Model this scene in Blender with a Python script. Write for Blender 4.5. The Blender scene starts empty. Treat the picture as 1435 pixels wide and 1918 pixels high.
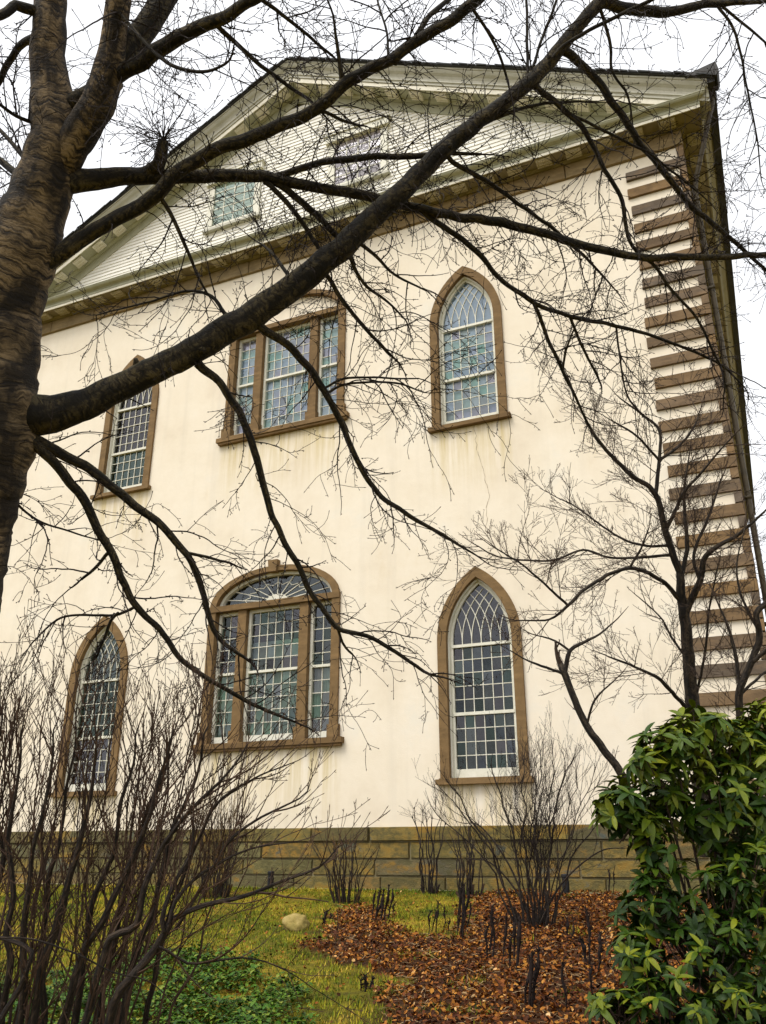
import bpy, bmesh, math, random
import numpy as np
from mathutils import Vector, Matrix, noise
from mathutils.geometry import tessellate_polygon

scene = bpy.context.scene
COL = scene.collection
rad = math.radians

# ------------------------------------------------------------------ camera, sky, sun, exposure
cam_data = bpy.data.cameras.new('camera')
cam_data.sensor_fit = 'VERTICAL'
cam_data.sensor_height = 24.0
cam_data.lens = 24.0 * 1592.73 / 1918.0
cam_data.clip_start = 0.05
cam_data.clip_end = 2000
cam = bpy.data.objects.new('camera', cam_data)
cam.location = (8.8323, -14.4642, 1.593)
cam.rotation_euler = (rad(90) + 0.382, 0.0, 0.416)
COL.objects.link(cam)
scene.camera = cam

SUN_ELEV, SUN_AZ = 58.0, 205.0        # azimuth clockwise from +Y
world = bpy.data.worlds.new('World')
scene.world = world
world.use_nodes = True
wn, wl = world.node_tree.nodes, world.node_tree.links
wn.clear()
wo = wn.new('ShaderNodeOutputWorld')
wb = wn.new('ShaderNodeBackground')
sky = wn.new('ShaderNodeTexSky')
sky.sky_type = 'NISHITA'
sky.sun_disc = False
sky.sun_elevation = rad(SUN_ELEV)
sky.sun_rotation = rad(SUN_AZ)
sky.dust_density = 6.0
sky.air_density = 1.0
hs = wn.new('ShaderNodeHueSaturation')
hs.inputs['Saturation'].default_value = 0.12       # a closed, white cloud cover
mx = wn.new('ShaderNodeMix'); mx.data_type = 'RGBA'
mx.inputs[0].default_value = 0.55
mx.inputs[7].default_value = (8.2, 8.3, 8.6, 1)
wl.new(sky.outputs[0], hs.inputs['Color'])
wl.new(hs.outputs[0], mx.inputs[6])
wl.new(mx.outputs[2], wb.inputs['Color'])
wb.inputs['Strength'].default_value = 0.12
wl.new(wb.outputs[0], wo.inputs['Surface'])

sun_data = bpy.data.lights.new('sun', 'SUN')
sun_data.energy = 1.2
sun_data.angle = rad(25)
sun_data.color = (1.0, 0.95, 0.86)
sun = bpy.data.objects.new('sun', sun_data)
az, el = rad(SUN_AZ), rad(SUN_ELEV)
sd = Vector((math.sin(az) * math.cos(el), math.cos(az) * math.cos(el), math.sin(el)))
sun.rotation_euler = sd.to_track_quat('Z', 'Y').to_euler()
sun.location = sd * 50
COL.objects.link(sun)

scene.view_settings.view_transform = 'Standard'
scene.view_settings.look = 'None'
scene.view_settings.exposure = 0.80
scene.view_settings.gamma = 1.0
scene.view_settings.use_curve_mapping = False
scene.cycles.max_bounces = 6
scene.cycles.transparent_max_bounces = 8

# ------------------------------------------------------------------ small helpers
def thing(name, label, cat, loc=(0, 0, 0), group=None):
    o = bpy.data.objects.new(name, None)
    o.empty_display_size = 0.2
    o.location = loc
    COL.objects.link(o)
    o['label'] = label
    o['category'] = cat
    if group: o['group'] = group
    return o

def tag(o, label, cat, group=None):
    o['label'] = label; o['category'] = cat
    if group: o['group'] = group
    return o

def link(name, me, parent=None):
    o = bpy.data.objects.new(name, me)
    COL.objects.link(o)
    if parent is not None:
        o.parent = parent
        if parent.parent is None: o.matrix_parent_inverse = Matrix.Translation(-parent.location)
    return o

class MB:
    """collects polygons; build() links them as one mesh object"""
    def __init__(s): s.v = []; s.f = []; s.uv = {}; s.col = []; s.m = []
    def face(s, pts, mat=0):
        i = len(s.v); s.v.extend(pts); s.f.append(tuple(range(i, i + len(pts)))); s.m.append(mat)
    def box(s, x0, x1, y0, y1, z0, z1, mat=0):
        i = len(s.v)
        s.v += [(x0,y0,z0),(x1,y0,z0),(x1,y1,z0),(x0,y1,z0),(x0,y0,z1),(x1,y0,z1),(x1,y1,z1),(x0,y1,z1)]
        for q in ((0,1,5,4),(1,2,6,5),(2,3,7,6),(3,0,4,7),(4,5,6,7),(3,2,1,0)):
            s.f.append(tuple(i + k for k in q)); s.m.append(mat)
    def bar(s, a, b, w, y0, y1):
        """flat bar in the wall plane from a=(x,z) to b, w wide"""
        dx, dz = b[0]-a[0], b[1]-a[1]
        l = math.hypot(dx, dz) or 1
        nx, nz = -dz/l*w/2, dx/l*w/2
        c = [(a[0]+nx,a[1]+nz),(b[0]+nx,b[1]+nz),(b[0]-nx,b[1]-nz),(a[0]-nx,a[1]-nz)]
        i = len(s.v)
        s.v += [(x,y0,z) for x,z in c] + [(x,y1,z) for x,z in c]
        for q in ((0,1,2,3),(4,7,6,5),(0,4,5,1),(1,5,6,2),(2,6,7,3),(3,7,4,0)):
            s.f.append(tuple(i+k for k in q)); s.m.append(0)
    def band(s, outer, inner, y0, y1):
        """ring between two polylines of equal length, front y0, back y1"""
        n = len(outer); i = len(s.v)
        for o_, n_ in zip(outer, inner):
            s.v += [(o_[0],y0,o_[1]),(n_[0],y0,n_[1]),(o_[0],y1,o_[1]),(n_[0],y1,n_[1])]
        for k in range(n-1):
            a, b = i+4*k, i+4*(k+1)
            for q in ((a,a+1,b+1,b),(a,b,b+2,a+2),(a+1,a+3,b+3,b+1)):
                s.f.append(q); s.m.append(0)
        for a in (i, i+4*(n-1)):
            s.f.append((a,a+1,a+3,a+2)); s.m.append(0)
    def prism(s, poly, y0, y1):
        n = len(poly); i = len(s.v)
        s.v += [(x,y0,z) for x,z in poly] + [(x,y1,z) for x,z in poly]
        s.f.append(tuple(range(i,i+n))); s.m.append(0)
        s.f.append(tuple(range(i+2*n-1,i+n-1,-1))); s.m.append(0)
        for k in range(n):
            s.f.append((i+k,i+n+k,i+n+(k+1)%n,i+(k+1)%n)); s.m.append(0)
    def tube(s, pts, radii, sides=6, wob=0.0, seed=0.0, uv=False, cap=True):
        n = len(pts)
        if n < 2: return
        i0 = len(s.v)
        t = (pts[1]-pts[0]).normalized()
        ref = Vector((0,0,1)) if abs(t.z) < .9 else Vector((1,0,0))
        u = t.cross(ref).normalized()
        L = 0.0
        for k in range(n):
            if k == 0: tk = pts[1]-pts[0]
            elif k == n-1: tk = pts[-1]-pts[-2]
            else: tk = pts[k+1]-pts[k-1]
            if tk.length < 1e-9: tk = t
            tk = tk.normalized()
            u = (u - tk*u.dot(tk))
            if u.length < 1e-6: u = tk.orthogonal()
            u.normalize()
            w = tk.cross(u)
            if k: L += (pts[k]-pts[k-1]).length
            for j in range(sides):
                a = 2*math.pi*j/sides
                c, sn = math.cos(a), math.sin(a)
                r = radii[k]
                if wob:
                    r *= 1 + wob*noise.noise(Vector((c*1.3+seed, sn*1.3, L*9))) + wob*.6*noise.noise(Vector((c*2.5, sn*2.5+seed, L*34)))
                p = pts[k] + u*(c*r) + w*(sn*r)
                if uv: s.uv[len(s.v)] = (a*radii[k], L, c, sn)
                s.v.append((p.x,p.y,p.z))
        for k in range(n-1):
            for j in range(sides):
                a = i0+k*sides+j; b = i0+k*sides+(j+1)%sides
                s.f.append((a,b,b+sides,a+sides)); s.m.append(0)
        if cap:
            s.f.append(tuple(i0+(n-1)*sides+j for j in range(sides))); s.m.append(0)
    def build(s, name, mats, parent=None, smooth=False):
        me = bpy.data.meshes.new(name)
        me.from_pydata(s.v, [], s.f)
        if not isinstance(mats, (list, tuple)): mats = [mats]
        for m in mats: me.materials.append(m)
        if len(mats) > 1: me.polygons.foreach_set('material_index', s.m)
        if s.uv:
            at = me.attributes.new('limb', 'FLOAT_VECTOR', 'POINT')
            buf = np.zeros((len(s.v), 3), 'f')
            for k, q in s.uv.items(): buf[k] = (q[2], q[3], q[1])
            at.data.foreach_set('vector', buf.ravel())
        if smooth: me.polygons.foreach_set('use_smooth', [True]*len(me.polygons))
        me.update()
        return link(name, me, parent)

def np_mesh(name, verts, faces, mat, parent=None, rnd=None, smooth=False):
    """verts (N,3), faces (M,k) arrays; rnd = one random value per vertex"""
    me = bpy.data.meshes.new(name)
    verts = np.asarray(verts, 'f'); faces = np.asarray(faces, 'i')
    k = faces.shape[1]
    me.vertices.add(len(verts)); me.vertices.foreach_set('co', verts.ravel())
    me.loops.add(faces.size); me.loops.foreach_set('vertex_index', faces.ravel())
    me.polygons.add(len(faces))
    me.polygons.foreach_set('loop_start', np.arange(0, faces.size, k, dtype='i'))
    if rnd is not None:
        at = me.attributes.new('rnd', 'FLOAT', 'POINT')
        at.data.foreach_set('value', np.asarray(rnd, 'f'))
    me.materials.append(mat)
    me.update(calc_edges=True)
    if smooth: me.polygons.foreach_set('use_smooth', [True]*len(me.polygons))
    return link(name, me, parent)

def spline(pts, step):
    """Catmull-Rom through (x,y,z,r) points, resampled about every step metres"""
    P = [Vector(p[:3]) for p in pts]; Rr = [p[3] for p in pts]
    n = len(P); out = []; rr = []
    for i in range(n-1):
        p0 = P[i-1] if i else P[0]*2-P[1]
        p1, p2 = P[i], P[i+1]
        p3 = P[i+2] if i+2 < n else P[-1]*2-P[-2]
        m = max(1, int((p2-p1).length/step))
        for k in range(m):
            t = k/m; t2 = t*t; t3 = t2*t
            out.append(.5*((2*p1)+(p2-p0)*t+(2*p0-5*p1+4*p2-p3)*t2+(3*p1-p0-3*p2+p3)*t3))
            rr.append(Rr[i]+(Rr[i+1]-Rr[i])*t)
    out.append(P[-1]); rr.append(Rr[-1])
    return out, rr

# ------------------------------------------------------------------ materials
def mat(name, rough=.8, spec=.3):
    m = bpy.data.materials.new(name); m.use_nodes = True
    nt = m.node_tree
    b = nt.nodes['Principled BSDF']
    b.inputs['Roughness'].default_value = rough
    b.inputs['Specular IOR Level'].default_value = spec
    return m, nt, b

def N(nt, typ, **kw):
    n = nt.nodes.new(typ)
    for k, v in kw.items():
        if k.startswith('_'): setattr(n, k[1:], v)
        else: n.inputs[k].default_value = v
    return n

def ramp(nt, fac, stops, interp='LINEAR'):
    r = nt.nodes.new('ShaderNodeValToRGB')
    r.color_ramp.interpolation = interp
    e = r.color_ramp.elements
    while len(e) < len(stops): e.new(.5)
    for i, (p, c) in enumerate(stops):
        e[i].position = p; e[i].color = tuple(c)+(1,) if len(c) == 3 else c
    nt.links.new(fac, r.inputs[0])
    return r.outputs[0]

def mixc(nt, fac, a, b, mode='MIX'):
    m = nt.nodes.new('ShaderNodeMix'); m.data_type = 'RGBA'; m.blend_type = mode
    for sock, v in ((m.inputs[0], fac), (m.inputs[6], a), (m.inputs[7], b)):
        if hasattr(v, 'links'): nt.links.new(v, sock)
        elif isinstance(v, (int, float)): sock.default_value = v
        else: sock.default_value = tuple(v)+(1,)
    return m.outputs[2]

def math_(nt, op, a, b=None, c=None):
    m = nt.nodes.new('ShaderNodeMath'); m.operation = op
    for i, v in enumerate((a, b, c)):
        if v is None: continue
        if hasattr(v, 'links'): nt.links.new(v, m.inputs[i])
        else: m.inputs[i].default_value = v
    return m.outputs[0]

def tex(nt, vec, scale, detail=4, rough=.55):
    n = N(nt, 'ShaderNodeTexNoise', Scale=scale, Detail=detail, Roughness=rough)
    nt.links.new(vec, n.inputs['Vector'])
    return n.outputs[0]

def mapping(nt, vec, sc):
    m = N(nt, 'ShaderNodeMapping'); m.inputs['Scale'].default_value = sc
    nt.links.new(vec, m.inputs['Vector'])
    return m.outputs[0]

def bump(nt, b, h, dist, strength=1.0):
    n = N(nt, 'ShaderNodeBump', Distance=dist, Strength=strength)
    nt.links.new(h, n.inputs['Height']); nt.links.new(n.outputs[0], b.inputs['Normal'])

def wpos(nt): return nt.nodes.new('ShaderNodeNewGeometry').outputs['Position']
def orand(nt): return nt.nodes.new('ShaderNodeObjectInfo').outputs['Random']

SILLS = [(4.33, 2.688, .86), (4.33, 9.476, .86), (-4.33, 2.688, .86), (-4.33, 9.476, .86), (0, 3.467, 1.62), (0, 10.232, 1.62)]

def m_stucco():
    m, nt, b = mat('stucco', .92, .15)
    p = wpos(nt)
    base = ramp(nt, tex(nt, p, .7, 6, .62), [(.3, (.66, .575, .45)), (.45, (.72, .64, .51)), (.58, (.745, .67, .545)), (.72, (.70, .655, .56))])
    fine = tex(nt, p, 9, 5, .65)
    c = mixc(nt, math_(nt, 'MULTIPLY', math_(nt, 'SUBTRACT', fine, .42), .35), base, (.58, .50, .36))
    # faint damp streaks running down everywhere
    streak = tex(nt, mapping(nt, p, (3.2, 1, .16)), 1.0, 5, .6)
    sfac = ramp(nt, streak, [(.52, (0, 0, 0)), (.75, (1, 1, 1))])
    c = mixc(nt, math_(nt, 'MULTIPLY', sfac, .30), c, (.54, .49, .40))
    rust = ramp(nt, tex(nt, mapping(nt, p, (1.1, 1, .5)), .8, 6, .7), [(.60, (0, 0, 0)), (.78, (.35, .35, .35))])
    c = mixc(nt, rust, c, (.58, .45, .24))
    # rust-yellow runs below each sill
    sep = nt.nodes.new('ShaderNodeSeparateXYZ'); nt.links.new(p, sep.inputs[0])
    fine_s = ramp(nt, tex(nt, mapping(nt, p, (6.5, 1, .35)), 1.0, 4, .7), [(.40, (0, 0, 0)), (.62, (1, 1, 1))])
    tot = None
    for x, z, hw in SILLS:
        dx = math_(nt, 'SUBTRACT', 1.0, math_(nt, 'DIVIDE', math_(nt, 'ABSOLUTE', math_(nt, 'SUBTRACT', sep.outputs[0], x)), hw))
        mr = N(nt, 'ShaderNodeMapRange'); nt.links.new(dx, mr.inputs[0]); mr.inputs[2].default_value = .10
        dz = N(nt, 'ShaderNodeMapRange'); nt.links.new(sep.outputs[2], dz.inputs[0])
        dz.inputs[1].default_value = z - 1.5; dz.inputs[2].default_value = z
        dt = N(nt, 'ShaderNodeMapRange'); nt.links.new(sep.outputs[2], dt.inputs[0])
        dt.inputs[1].default_value = z + .06; dt.inputs[2].default_value = z + .03
        q = math_(nt, 'MULTIPLY', math_(nt, 'MULTIPLY', mr.outputs[0], dz.outputs[0]), dt.outputs[0])
        tot = q if tot is None else math_(nt, 'MAXIMUM', tot, q)
    c = mixc(nt, math_(nt, 'MULTIPLY', math_(nt, 'MULTIPLY', tot, fine_s), .75), c, (.50, .39, .15))
    nt.links.new(c, b.inputs['Base Color'])
    bump(nt, b, math_(nt, 'ADD', tex(nt, p, 60, 3), math_(nt, 'MULTIPLY', tex(nt, p, 3, 3), 3)), .004, .6)
    return m

def m_brown(name, cols, seed=0, bumpd=.006, blotch=None, ov=1.0):
    m, nt, b = mat(name, .85, .25)
    p = wpos(nt)
    r = orand(nt)
    base = ramp(nt, r, [(i/(len(cols)-1), c) for i, c in enumerate(cols)])
    n1 = tex(nt, p, 5, 6, .65)
    c = mixc(nt, ramp(nt, n1, [(.4, (0, 0, 0)), (.7, (.55*ov,)*3)]), base, tuple(.55*x for x in cols[0]))
    n2 = tex(nt, mapping(nt, p, (.7, .7, 3)), 3.1, 5, .6)
    c = mixc(nt, ramp(nt, n2, [(.5, (0, 0, 0)), (.72, (.5*ov,)*3)]), c, tuple(min(1, 1.6*x) for x in cols[1]))
    if blotch:
        nb = tex(nt, mapping(nt, p, (1, 1, 1.6)), 1.7, 5, .65)
        for lo, hi, bc in blotch:
            c = mixc(nt, ramp(nt, nb, [(lo-.07, (0, 0, 0)), (lo, (.75, .75, .75)), (hi, (.75, .75, .75)), (hi+.07, (0, 0, 0))]), c, bc)
    nt.links.new(c, b.inputs['Base Color'])
    bump(nt, b, math_(nt, 'ADD', tex(nt, p, 45, 4), math_(nt, 'MULTIPLY', n1, 2)), bumpd, .7)
    return m

def m_paint(name, col, dirt, rough=.6, amt=.45):
    m, nt, b = mat(name, rough, .3)
    p = wpos(nt)
    n1 = tex(nt, mapping(nt, p, (1.5, 1.5, .8)), 2.2, 6, .65)
    c = mixc(nt, ramp(nt, n1, [(.42, (0, 0, 0)), (.75, (amt, amt, amt))]), col, dirt)
    n2 = tex(nt, p, 22, 4)
    c = mixc(nt, ramp(nt, n2, [(.55, (0, 0, 0)), (.8, (.35, .35, .35))]), c, tuple(.6*x for x in dirt))
    nt.links.new(c, b.inputs['Base Color'])
    bump(nt, b, n2, .002, .5)
    return m

def m_siding():
    m, nt, b = mat('siding_paint', .65, .3)
    p = wpos(nt)
    c = ramp(nt, orand(nt), [(0, (.70, .675, .60)), (1, (.79, .765, .70))])
    n1 = tex(nt, mapping(nt, p, (.8, 1, 9)), 2, 5, .6)
    c = mixc(nt, ramp(nt, n1, [(.5, (0, 0, 0)), (.8, (.35, .35, .35))]), c, (.45, .44, .36))
    nt.links.new(c, b.inputs['Base Color'])
    return m

def m_glass(name, tint, ior, rough=.02):
    m = bpy.data.materials.new(name); m.use_nodes = True
    nt = m.node_tree; nt.nodes.clear()
    o = nt.nodes.new('ShaderNodeOutputMaterial')
    g = N(nt, 'ShaderNodeBsdfGlossy', Roughness=rough)
    t = N(nt, 'ShaderNodeBsdfTransparent'); t.inputs[0].default_value = tint+(1,)
    fr = N(nt, 'ShaderNodeFresnel', IOR=ior)
    rn = orand(nt)                       # tint and gloss vary per pane, painted in place of mirrored trees
    mr = N(nt, 'ShaderNodeMapRange'); nt.links.new(rn, mr.inputs[0]); mr.inputs[3].default_value = ior-.22; mr.inputs[4].default_value = ior+.14
    nt.links.new(mr.outputs[0], fr.inputs['IOR'])
    wn_ = nt.nodes.new('ShaderNodeTexWhiteNoise'); wn_.noise_dimensions = '1D'; nt.links.new(rn, wn_.inputs['W'])
    nt.links.new(ramp(nt, wn_.outputs['Value'], [(0, (.72, .92, .84)), (.35, tint), (.6, (.80, .88, .98)), (.8, (.92, .84, .92)), (1, (.66, .76, .72))]), t.inputs[0])
    nt.links.new(ramp(nt, wn_.outputs['Value'], [(0, (.70, .92, .84)), (.4, (.9, .95, .95)), (.7, (.78, .88, 1)), (1, (.95, .88, .92))]), g.inputs['Color'])
    mx_ = nt.nodes.new('ShaderNodeMixShader')
    p = wpos(nt)
    bp = N(nt, 'ShaderNodeBump', Distance=.02, Strength=.25)
    nt.links.new(tex(nt, p, 7, 2), bp.inputs['Height'])
    nt.links.new(bp.outputs[0], g.inputs['Normal'])
    nt.links.new(fr.outputs[0], mx_.inputs[0]); nt.links.new(t.outputs[0], mx_.inputs[1]); nt.links.new(g.outputs[0], mx_.inputs[2])
    nt.links.new(mx_.outputs[0], o.inputs[0])
    return m

def m_bark(name, light, mid, dark, vscale=34., bandw=.5, moss=None):
    """limb attribute: (cos, sin, metres along the limb)"""
    m, nt, b = mat(name, .85, .25)
    at = nt.nodes.new('ShaderNodeAttribute'); at.attribute_name = 'limb'
    v = at.outputs['Vector']
    warp = tex(nt, mapping(nt, v, (1.6, 1.6, 7)), 1.0, 3)
    sep = nt.nodes.new('ShaderNodeSeparateXYZ'); nt.links.new(v, sep.inputs[0])
    comb = nt.nodes.new('ShaderNodeCombineXYZ')
    nt.links.new(sep.outputs[0], comb.inputs[0]); nt.links.new(sep.outputs[1], comb.inputs[1])
    nt.links.new(math_(nt, 'ADD', sep.outputs[2], math_(nt, 'MULTIPLY', warp, .10)), comb.inputs[2])
    bands = tex(nt, mapping(nt, comb.outputs[0], (1.1, 1.1, vscale*2.0)), 1.0, 4, .62)
    big = tex(nt, mapping(nt, v, (1.1, 1.1, 3.2)), 1.0, 4, .6)
    c = ramp(nt, bands, [(.36, dark), (.46, mid), (.60, light), (.72, mid)])
    c = mixc(nt, ramp(nt, big, [(.42, (.92, .92, .92)), (.60, (0, 0, 0))]), c, dark)
    if moss:
        p = wpos(nt)
        nrm = nt.nodes.new('ShaderNodeNewGeometry'); s2 = nt.nodes.new('ShaderNodeSeparateXYZ')
        nt.links.new(nrm.outputs['Normal'], s2.inputs[0])
        mm = math_(nt, 'MULTIPLY', ramp(nt, tex(nt, p, 6, 5), [(.45, (0, 0, 0)), (.7, (.8, .8, .8))]), ramp(nt, s2.outputs[2], [(.15, (0, 0, 0)), (.9, (1, 1, 1))]))
        c = mixc(nt, mm, c, moss)
    nt.links.new(c, b.inputs['Base Color'])
    bump(nt, b, math_(nt, 'ADD', bands, math_(nt, 'MULTIPLY', tex(nt, wpos(nt), 70, 3), .4)), .012, .9)
    return m

def m_simple(name, stops, scale, rough=.85, spec=.2, bd=.003, attr=None, bscale=None):
    m, nt, b = mat(name, rough, spec)
    p = wpos(nt)
    if attr:
        a = nt.nodes.new('ShaderNodeAttribute'); a.attribute_name = attr
        f = a.outputs['Fac']
    else: f = tex(nt, p, scale, 5, .6)
    c = ramp(nt, f, stops)
    nt.links.new(c, b.inputs['Base Color'])
    if bd: bump(nt, b, tex(nt, p, bscale or scale*6, 3), bd, .7)
    return m

M = {}
M['stucco'] = m_stucco()
M['stone'] = m_brown('brown_sandstone', [(.115, .078, .046), (.165, .105, .052), (.125, .092, .062), (.20, .118, .045), (.13, .10, .075), (.105, .080, .055)])
M['frame_stone'] = m_brown('window_sandstone', [(.145, .088, .036), (.175, .108, .045), (.19, .120, .052)])
M['frieze'] = m_brown('frieze_sandstone', [(.20, .145, .075), (.235, .175, .09), (.215, .15, .07), (.25, .17, .07)])
M['base_stone'] = m_brown('base_sandstone', [(.105, .082, .034), (.20, .140, .036), (.10, .088, .055), (.26, .15, .030), (.17, .142, .042), (.065, .080, .075), (.22, .160, .038), (.07, .055, .034), (.20, .18, .075)], bumpd=.02, ov=.45, blotch=[(.28, .34, (.060, .080, .072)), (.64, .68, (.24, .135, .022)), (.475, .495, (.085, .075, .030))])
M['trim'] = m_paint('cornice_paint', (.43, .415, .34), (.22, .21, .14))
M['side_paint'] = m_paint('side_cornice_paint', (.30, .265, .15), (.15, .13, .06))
M['mutule'] = m_paint('mutule_paint', (.46, .41, .29), (.24, .20, .12))
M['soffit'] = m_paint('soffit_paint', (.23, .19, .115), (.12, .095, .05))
M['verdant'] = m_paint('rake_paint', (.36, .355, .255), (.19, .195, .11))
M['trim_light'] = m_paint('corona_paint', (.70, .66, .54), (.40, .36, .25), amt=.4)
M['sash'] = m_paint('sash_paint', (.66, .64, .54), (.40, .39, .26), amt=.45)
M['siding'] = m_siding()
M['glass'] = m_glass('old_window_glass', (.90, .95, .95), 1.66)
M['roof'] = m_simple('slate_roof', [(.3, (.03, .032, .035)), (.7, (.07, .07, .068))], 3)
M['metal'] = m_simple('dark_metal', [(.3, (.018, .018, .018)), (.7, (.04, .038, .034))], 4, rough=.5, bd=0)
M['pipe'] = m_simple('downpipe_paint', [(.3, (.05, .04, .025)), (.7, (.09, .07, .04))], 4, rough=.5, bd=0)
M['sky_sheet'] = m_simple('pale_sky_sheet', [(.3, (.60, .67, .74)), (.7, (.78, .83, .85))], 2.2, bd=0)  # pale sheets behind panes, sky reflection put into their colour
M['room'] = m_simple('dark_room', [(.35, (.006, .008, .006)), (.55, (.03, .036, .028)), (.7, (.11, .12, .09))], 2.2, bd=0)  # unlit interior painted dark, mottled in place of reflections
M['green_grey'] = m_simple('green_grey_sheet', [(.3, (.22, .29, .22)), (.7, (.40, .46, .36))], 3, bd=0)
M['crack'] = m_simple('crack_dark', [(.3, (.22, .17, .11)), (.7, (.36, .29, .2))], 9, bd=0)
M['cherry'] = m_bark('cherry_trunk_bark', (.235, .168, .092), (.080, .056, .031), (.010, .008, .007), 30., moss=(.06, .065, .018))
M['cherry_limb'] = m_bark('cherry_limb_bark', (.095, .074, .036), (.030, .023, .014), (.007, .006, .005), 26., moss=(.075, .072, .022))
M['cherry_twig'] = m_simple('cherry_twig_bark', [(.3, (.010, .007, .006)), (.7, (.028, .019, .015))], 14, bd=0)
M['grey_bark'] = m_bark('small_tree_bark', (.075, .055, .036), (.038, .029, .021), (.011, .009, .008), 14.)
M['grey_twig'] = m_simple('small_tree_twig', [(.3, (.026, .018, .013)), (.7, (.065, .042, .030))], 12, bd=0)
M['shrub_bark'] = m_bark('shrub_bark', (.065, .045, .030), (.028, .019, .014), (.009, .007, .006), 12.)
M['shrub_twig'] = m_simple('shrub_twig', [(.3, (.022, .013, .009)), (.7, (.080, .046, .028))], 10, bd=0)
M['ochre_twig'] = m_simple('ochre_twig', [(.3, (.040, .023, .009)), (.7, (.125, .070, .022))], 10, bd=0)
M['dead'] = m_simple('dead_stalk', [(.3, (.004, .003, .003)), (.7, (.020, .011, .008))], 18, bd=0)
M['bollard'] = m_simple('bollard_black', [(.3, (.008, .008, .009)), (.7, (.02, .02, .022))], 5, rough=.45, bd=0)
M['rock'] = m_simple('boulder_stone', [(.3, (.11, .10, .025)), (.5, (.25, .19, .055)), (.75, (.34, .26, .11))], 6, bd=.01)

# ------------------------------------------------------------------ ground
def ground_z(x, y):
    t = min(1, max(0, (y + 14.5)/14.2)); s = min(1, max(0, -(y + .3)/1.5))
    return 1.03*t + s*(.03*math.sin(.9*x+.5)*math.cos(.7*y) + .02*math.sin(2.1*x+1.3*y))

def m_ground():
    m, nt, b = mat('ground_soil_moss', .95, .1)
    p = wpos(nt)
    n1 = tex(nt, p, .9, 5, .6); n2 = tex(nt, p, 14, 5, .7)
    c = ramp(nt, n1, [(.36, (.07, .066, .006)), (.47, (.13, .112, .008)), (.56, (.24, .155, .018)), (.66, (.11, .105, .009))])
    c = mixc(nt, ramp(nt, n2, [(.42, (0, 0, 0)), (.66, (.7, .7, .7))]), c, (.028, .022, .008))
    bed = nt.nodes.new('ShaderNodeAttribute'); bed.attribute_name = 'bed'
    c = mixc(nt, bed.outputs['Fac'], c, ramp(nt, n2, [(.4, (.022, .010, .005)), (.65, (.075, .032, .012))]))
    nt.links.new(c, b.inputs['Base Color'])
    bump(nt, b, n2, .03, .8)
    return m

def axis(lo, hi, near0, near1, step, far):
    a = list(np.arange(near0, near1+1e-6, step))
    d = step; x = near0
    left = []
    while x > lo: d *= 1.35; x -= d; left.append(x)
    d = step; x = near1; right = []
    while x < hi: d *= 1.35; x += d; right.append(x)
    return left[::-1] + a + right
gx = axis(-500, 500, -11, 14, .25, 0); gy = axis(-500, 500, -16, 1, .25, 0)
gv = [(x, y, ground_z(x, y)) for y in gy for x in gx]
nx_ = len(gx)
gf = [(j*nx_+i, j*nx_+i+1, (j+1)*nx_+i+1, (j+1)*nx_+i) for j in range(len(gy)-1) for i in range(nx_-1)]
g = np_mesh('ground', gv, gf, m_ground(), smooth=True)
g['kind'] = 'structure'

# ------------------------------------------------------------------ the building
bld = thing('church_building', 'cream stucco church gable end with pointed-arch windows, brown quoins and a white clapboard pediment', 'building', (0, 0, 1.0))
W = 9.0            # half width
Z0, ZW, ZF = .9, 2.03, 14.83       # buried foot, top of the stone base, foot of the frieze
BACK = 24.0

def gothic_outline(cx, sb, half, inset=0.0, foot=.0, n=14):
    """pointed arch, left foot over the apex to the right foot; arcs centred on the opposite springers"""
    zs = sb + 2.49; R = 1.57
    r = R - inset; h = half - inset
    a_end = math.acos(max(-1, min(1, (R - .785)/r)))
    pts = [(cx-h, sb+foot)]
    for k in range(n+1):
        a = a_end*k/n
        pts.append((cx+.785-r*math.cos(a), zs+r*math.sin(a)))
    right = [(2*cx-x, z) for x, z in pts[::-1]]
    return pts[:-1] + [(cx, pts[-1][1])] + right[1:]

def ven_outline(cx, sb, half, rise, foot=0.0, n=24):
    zs = sb + 2.86
    pts = [(cx-half, sb+foot)]
    for k in range(n+1):
        a = math.pi*(1-k/n)
        # a little fuller than an ellipse at the shoulders
        pts.append((cx+half*math.cos(a), zs+rise*abs(math.sin(a))**.92))
    pts.append((cx+half, sb+foot))
    return pts

GOTHIC = [(4.33, 2.688, 'lower right'), (4.33, 9.476, 'upper right'), (-4.33, 2.688, 'lower left'), (-4.33, 9.476, 'upper left')]
VENET = [(0., 3.467, 'lower'), (0., 10.232, 'upper')]

def sheet_with_holes(name, outer, holes, y, material, parent, reveal=.34):
    polys = [[Vector((x, z, 0)) for x, z in q] for q in [outer]+holes]
    flat = [v for q in polys for v in q]
    tri = tessellate_polygon(polys)
    mb = MB()
    mb.v = [(v.x, y, v.y) for v in flat]
    for t in tri:
        a, b_, c = (flat[i] for i in t)
        crs = (b_.x-a.x)*(c.y-a.y)-(b_.y-a.y)*(c.x-a.x)
        mb.f.append(tuple(t) if crs > 0 else tuple(t[::-1])); mb.m.append(0)
    for q in holes:
        n = len(q)
        for k in range(n):
            a, c = q[k], q[(k+1) % n]
            mb.face([(a[0], y, a[1]), (c[0], y, c[1]), (c[0], y+reveal, c[1]), (a[0], y+reveal, a[1])])
    return mb.build(name, material, parent)

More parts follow.
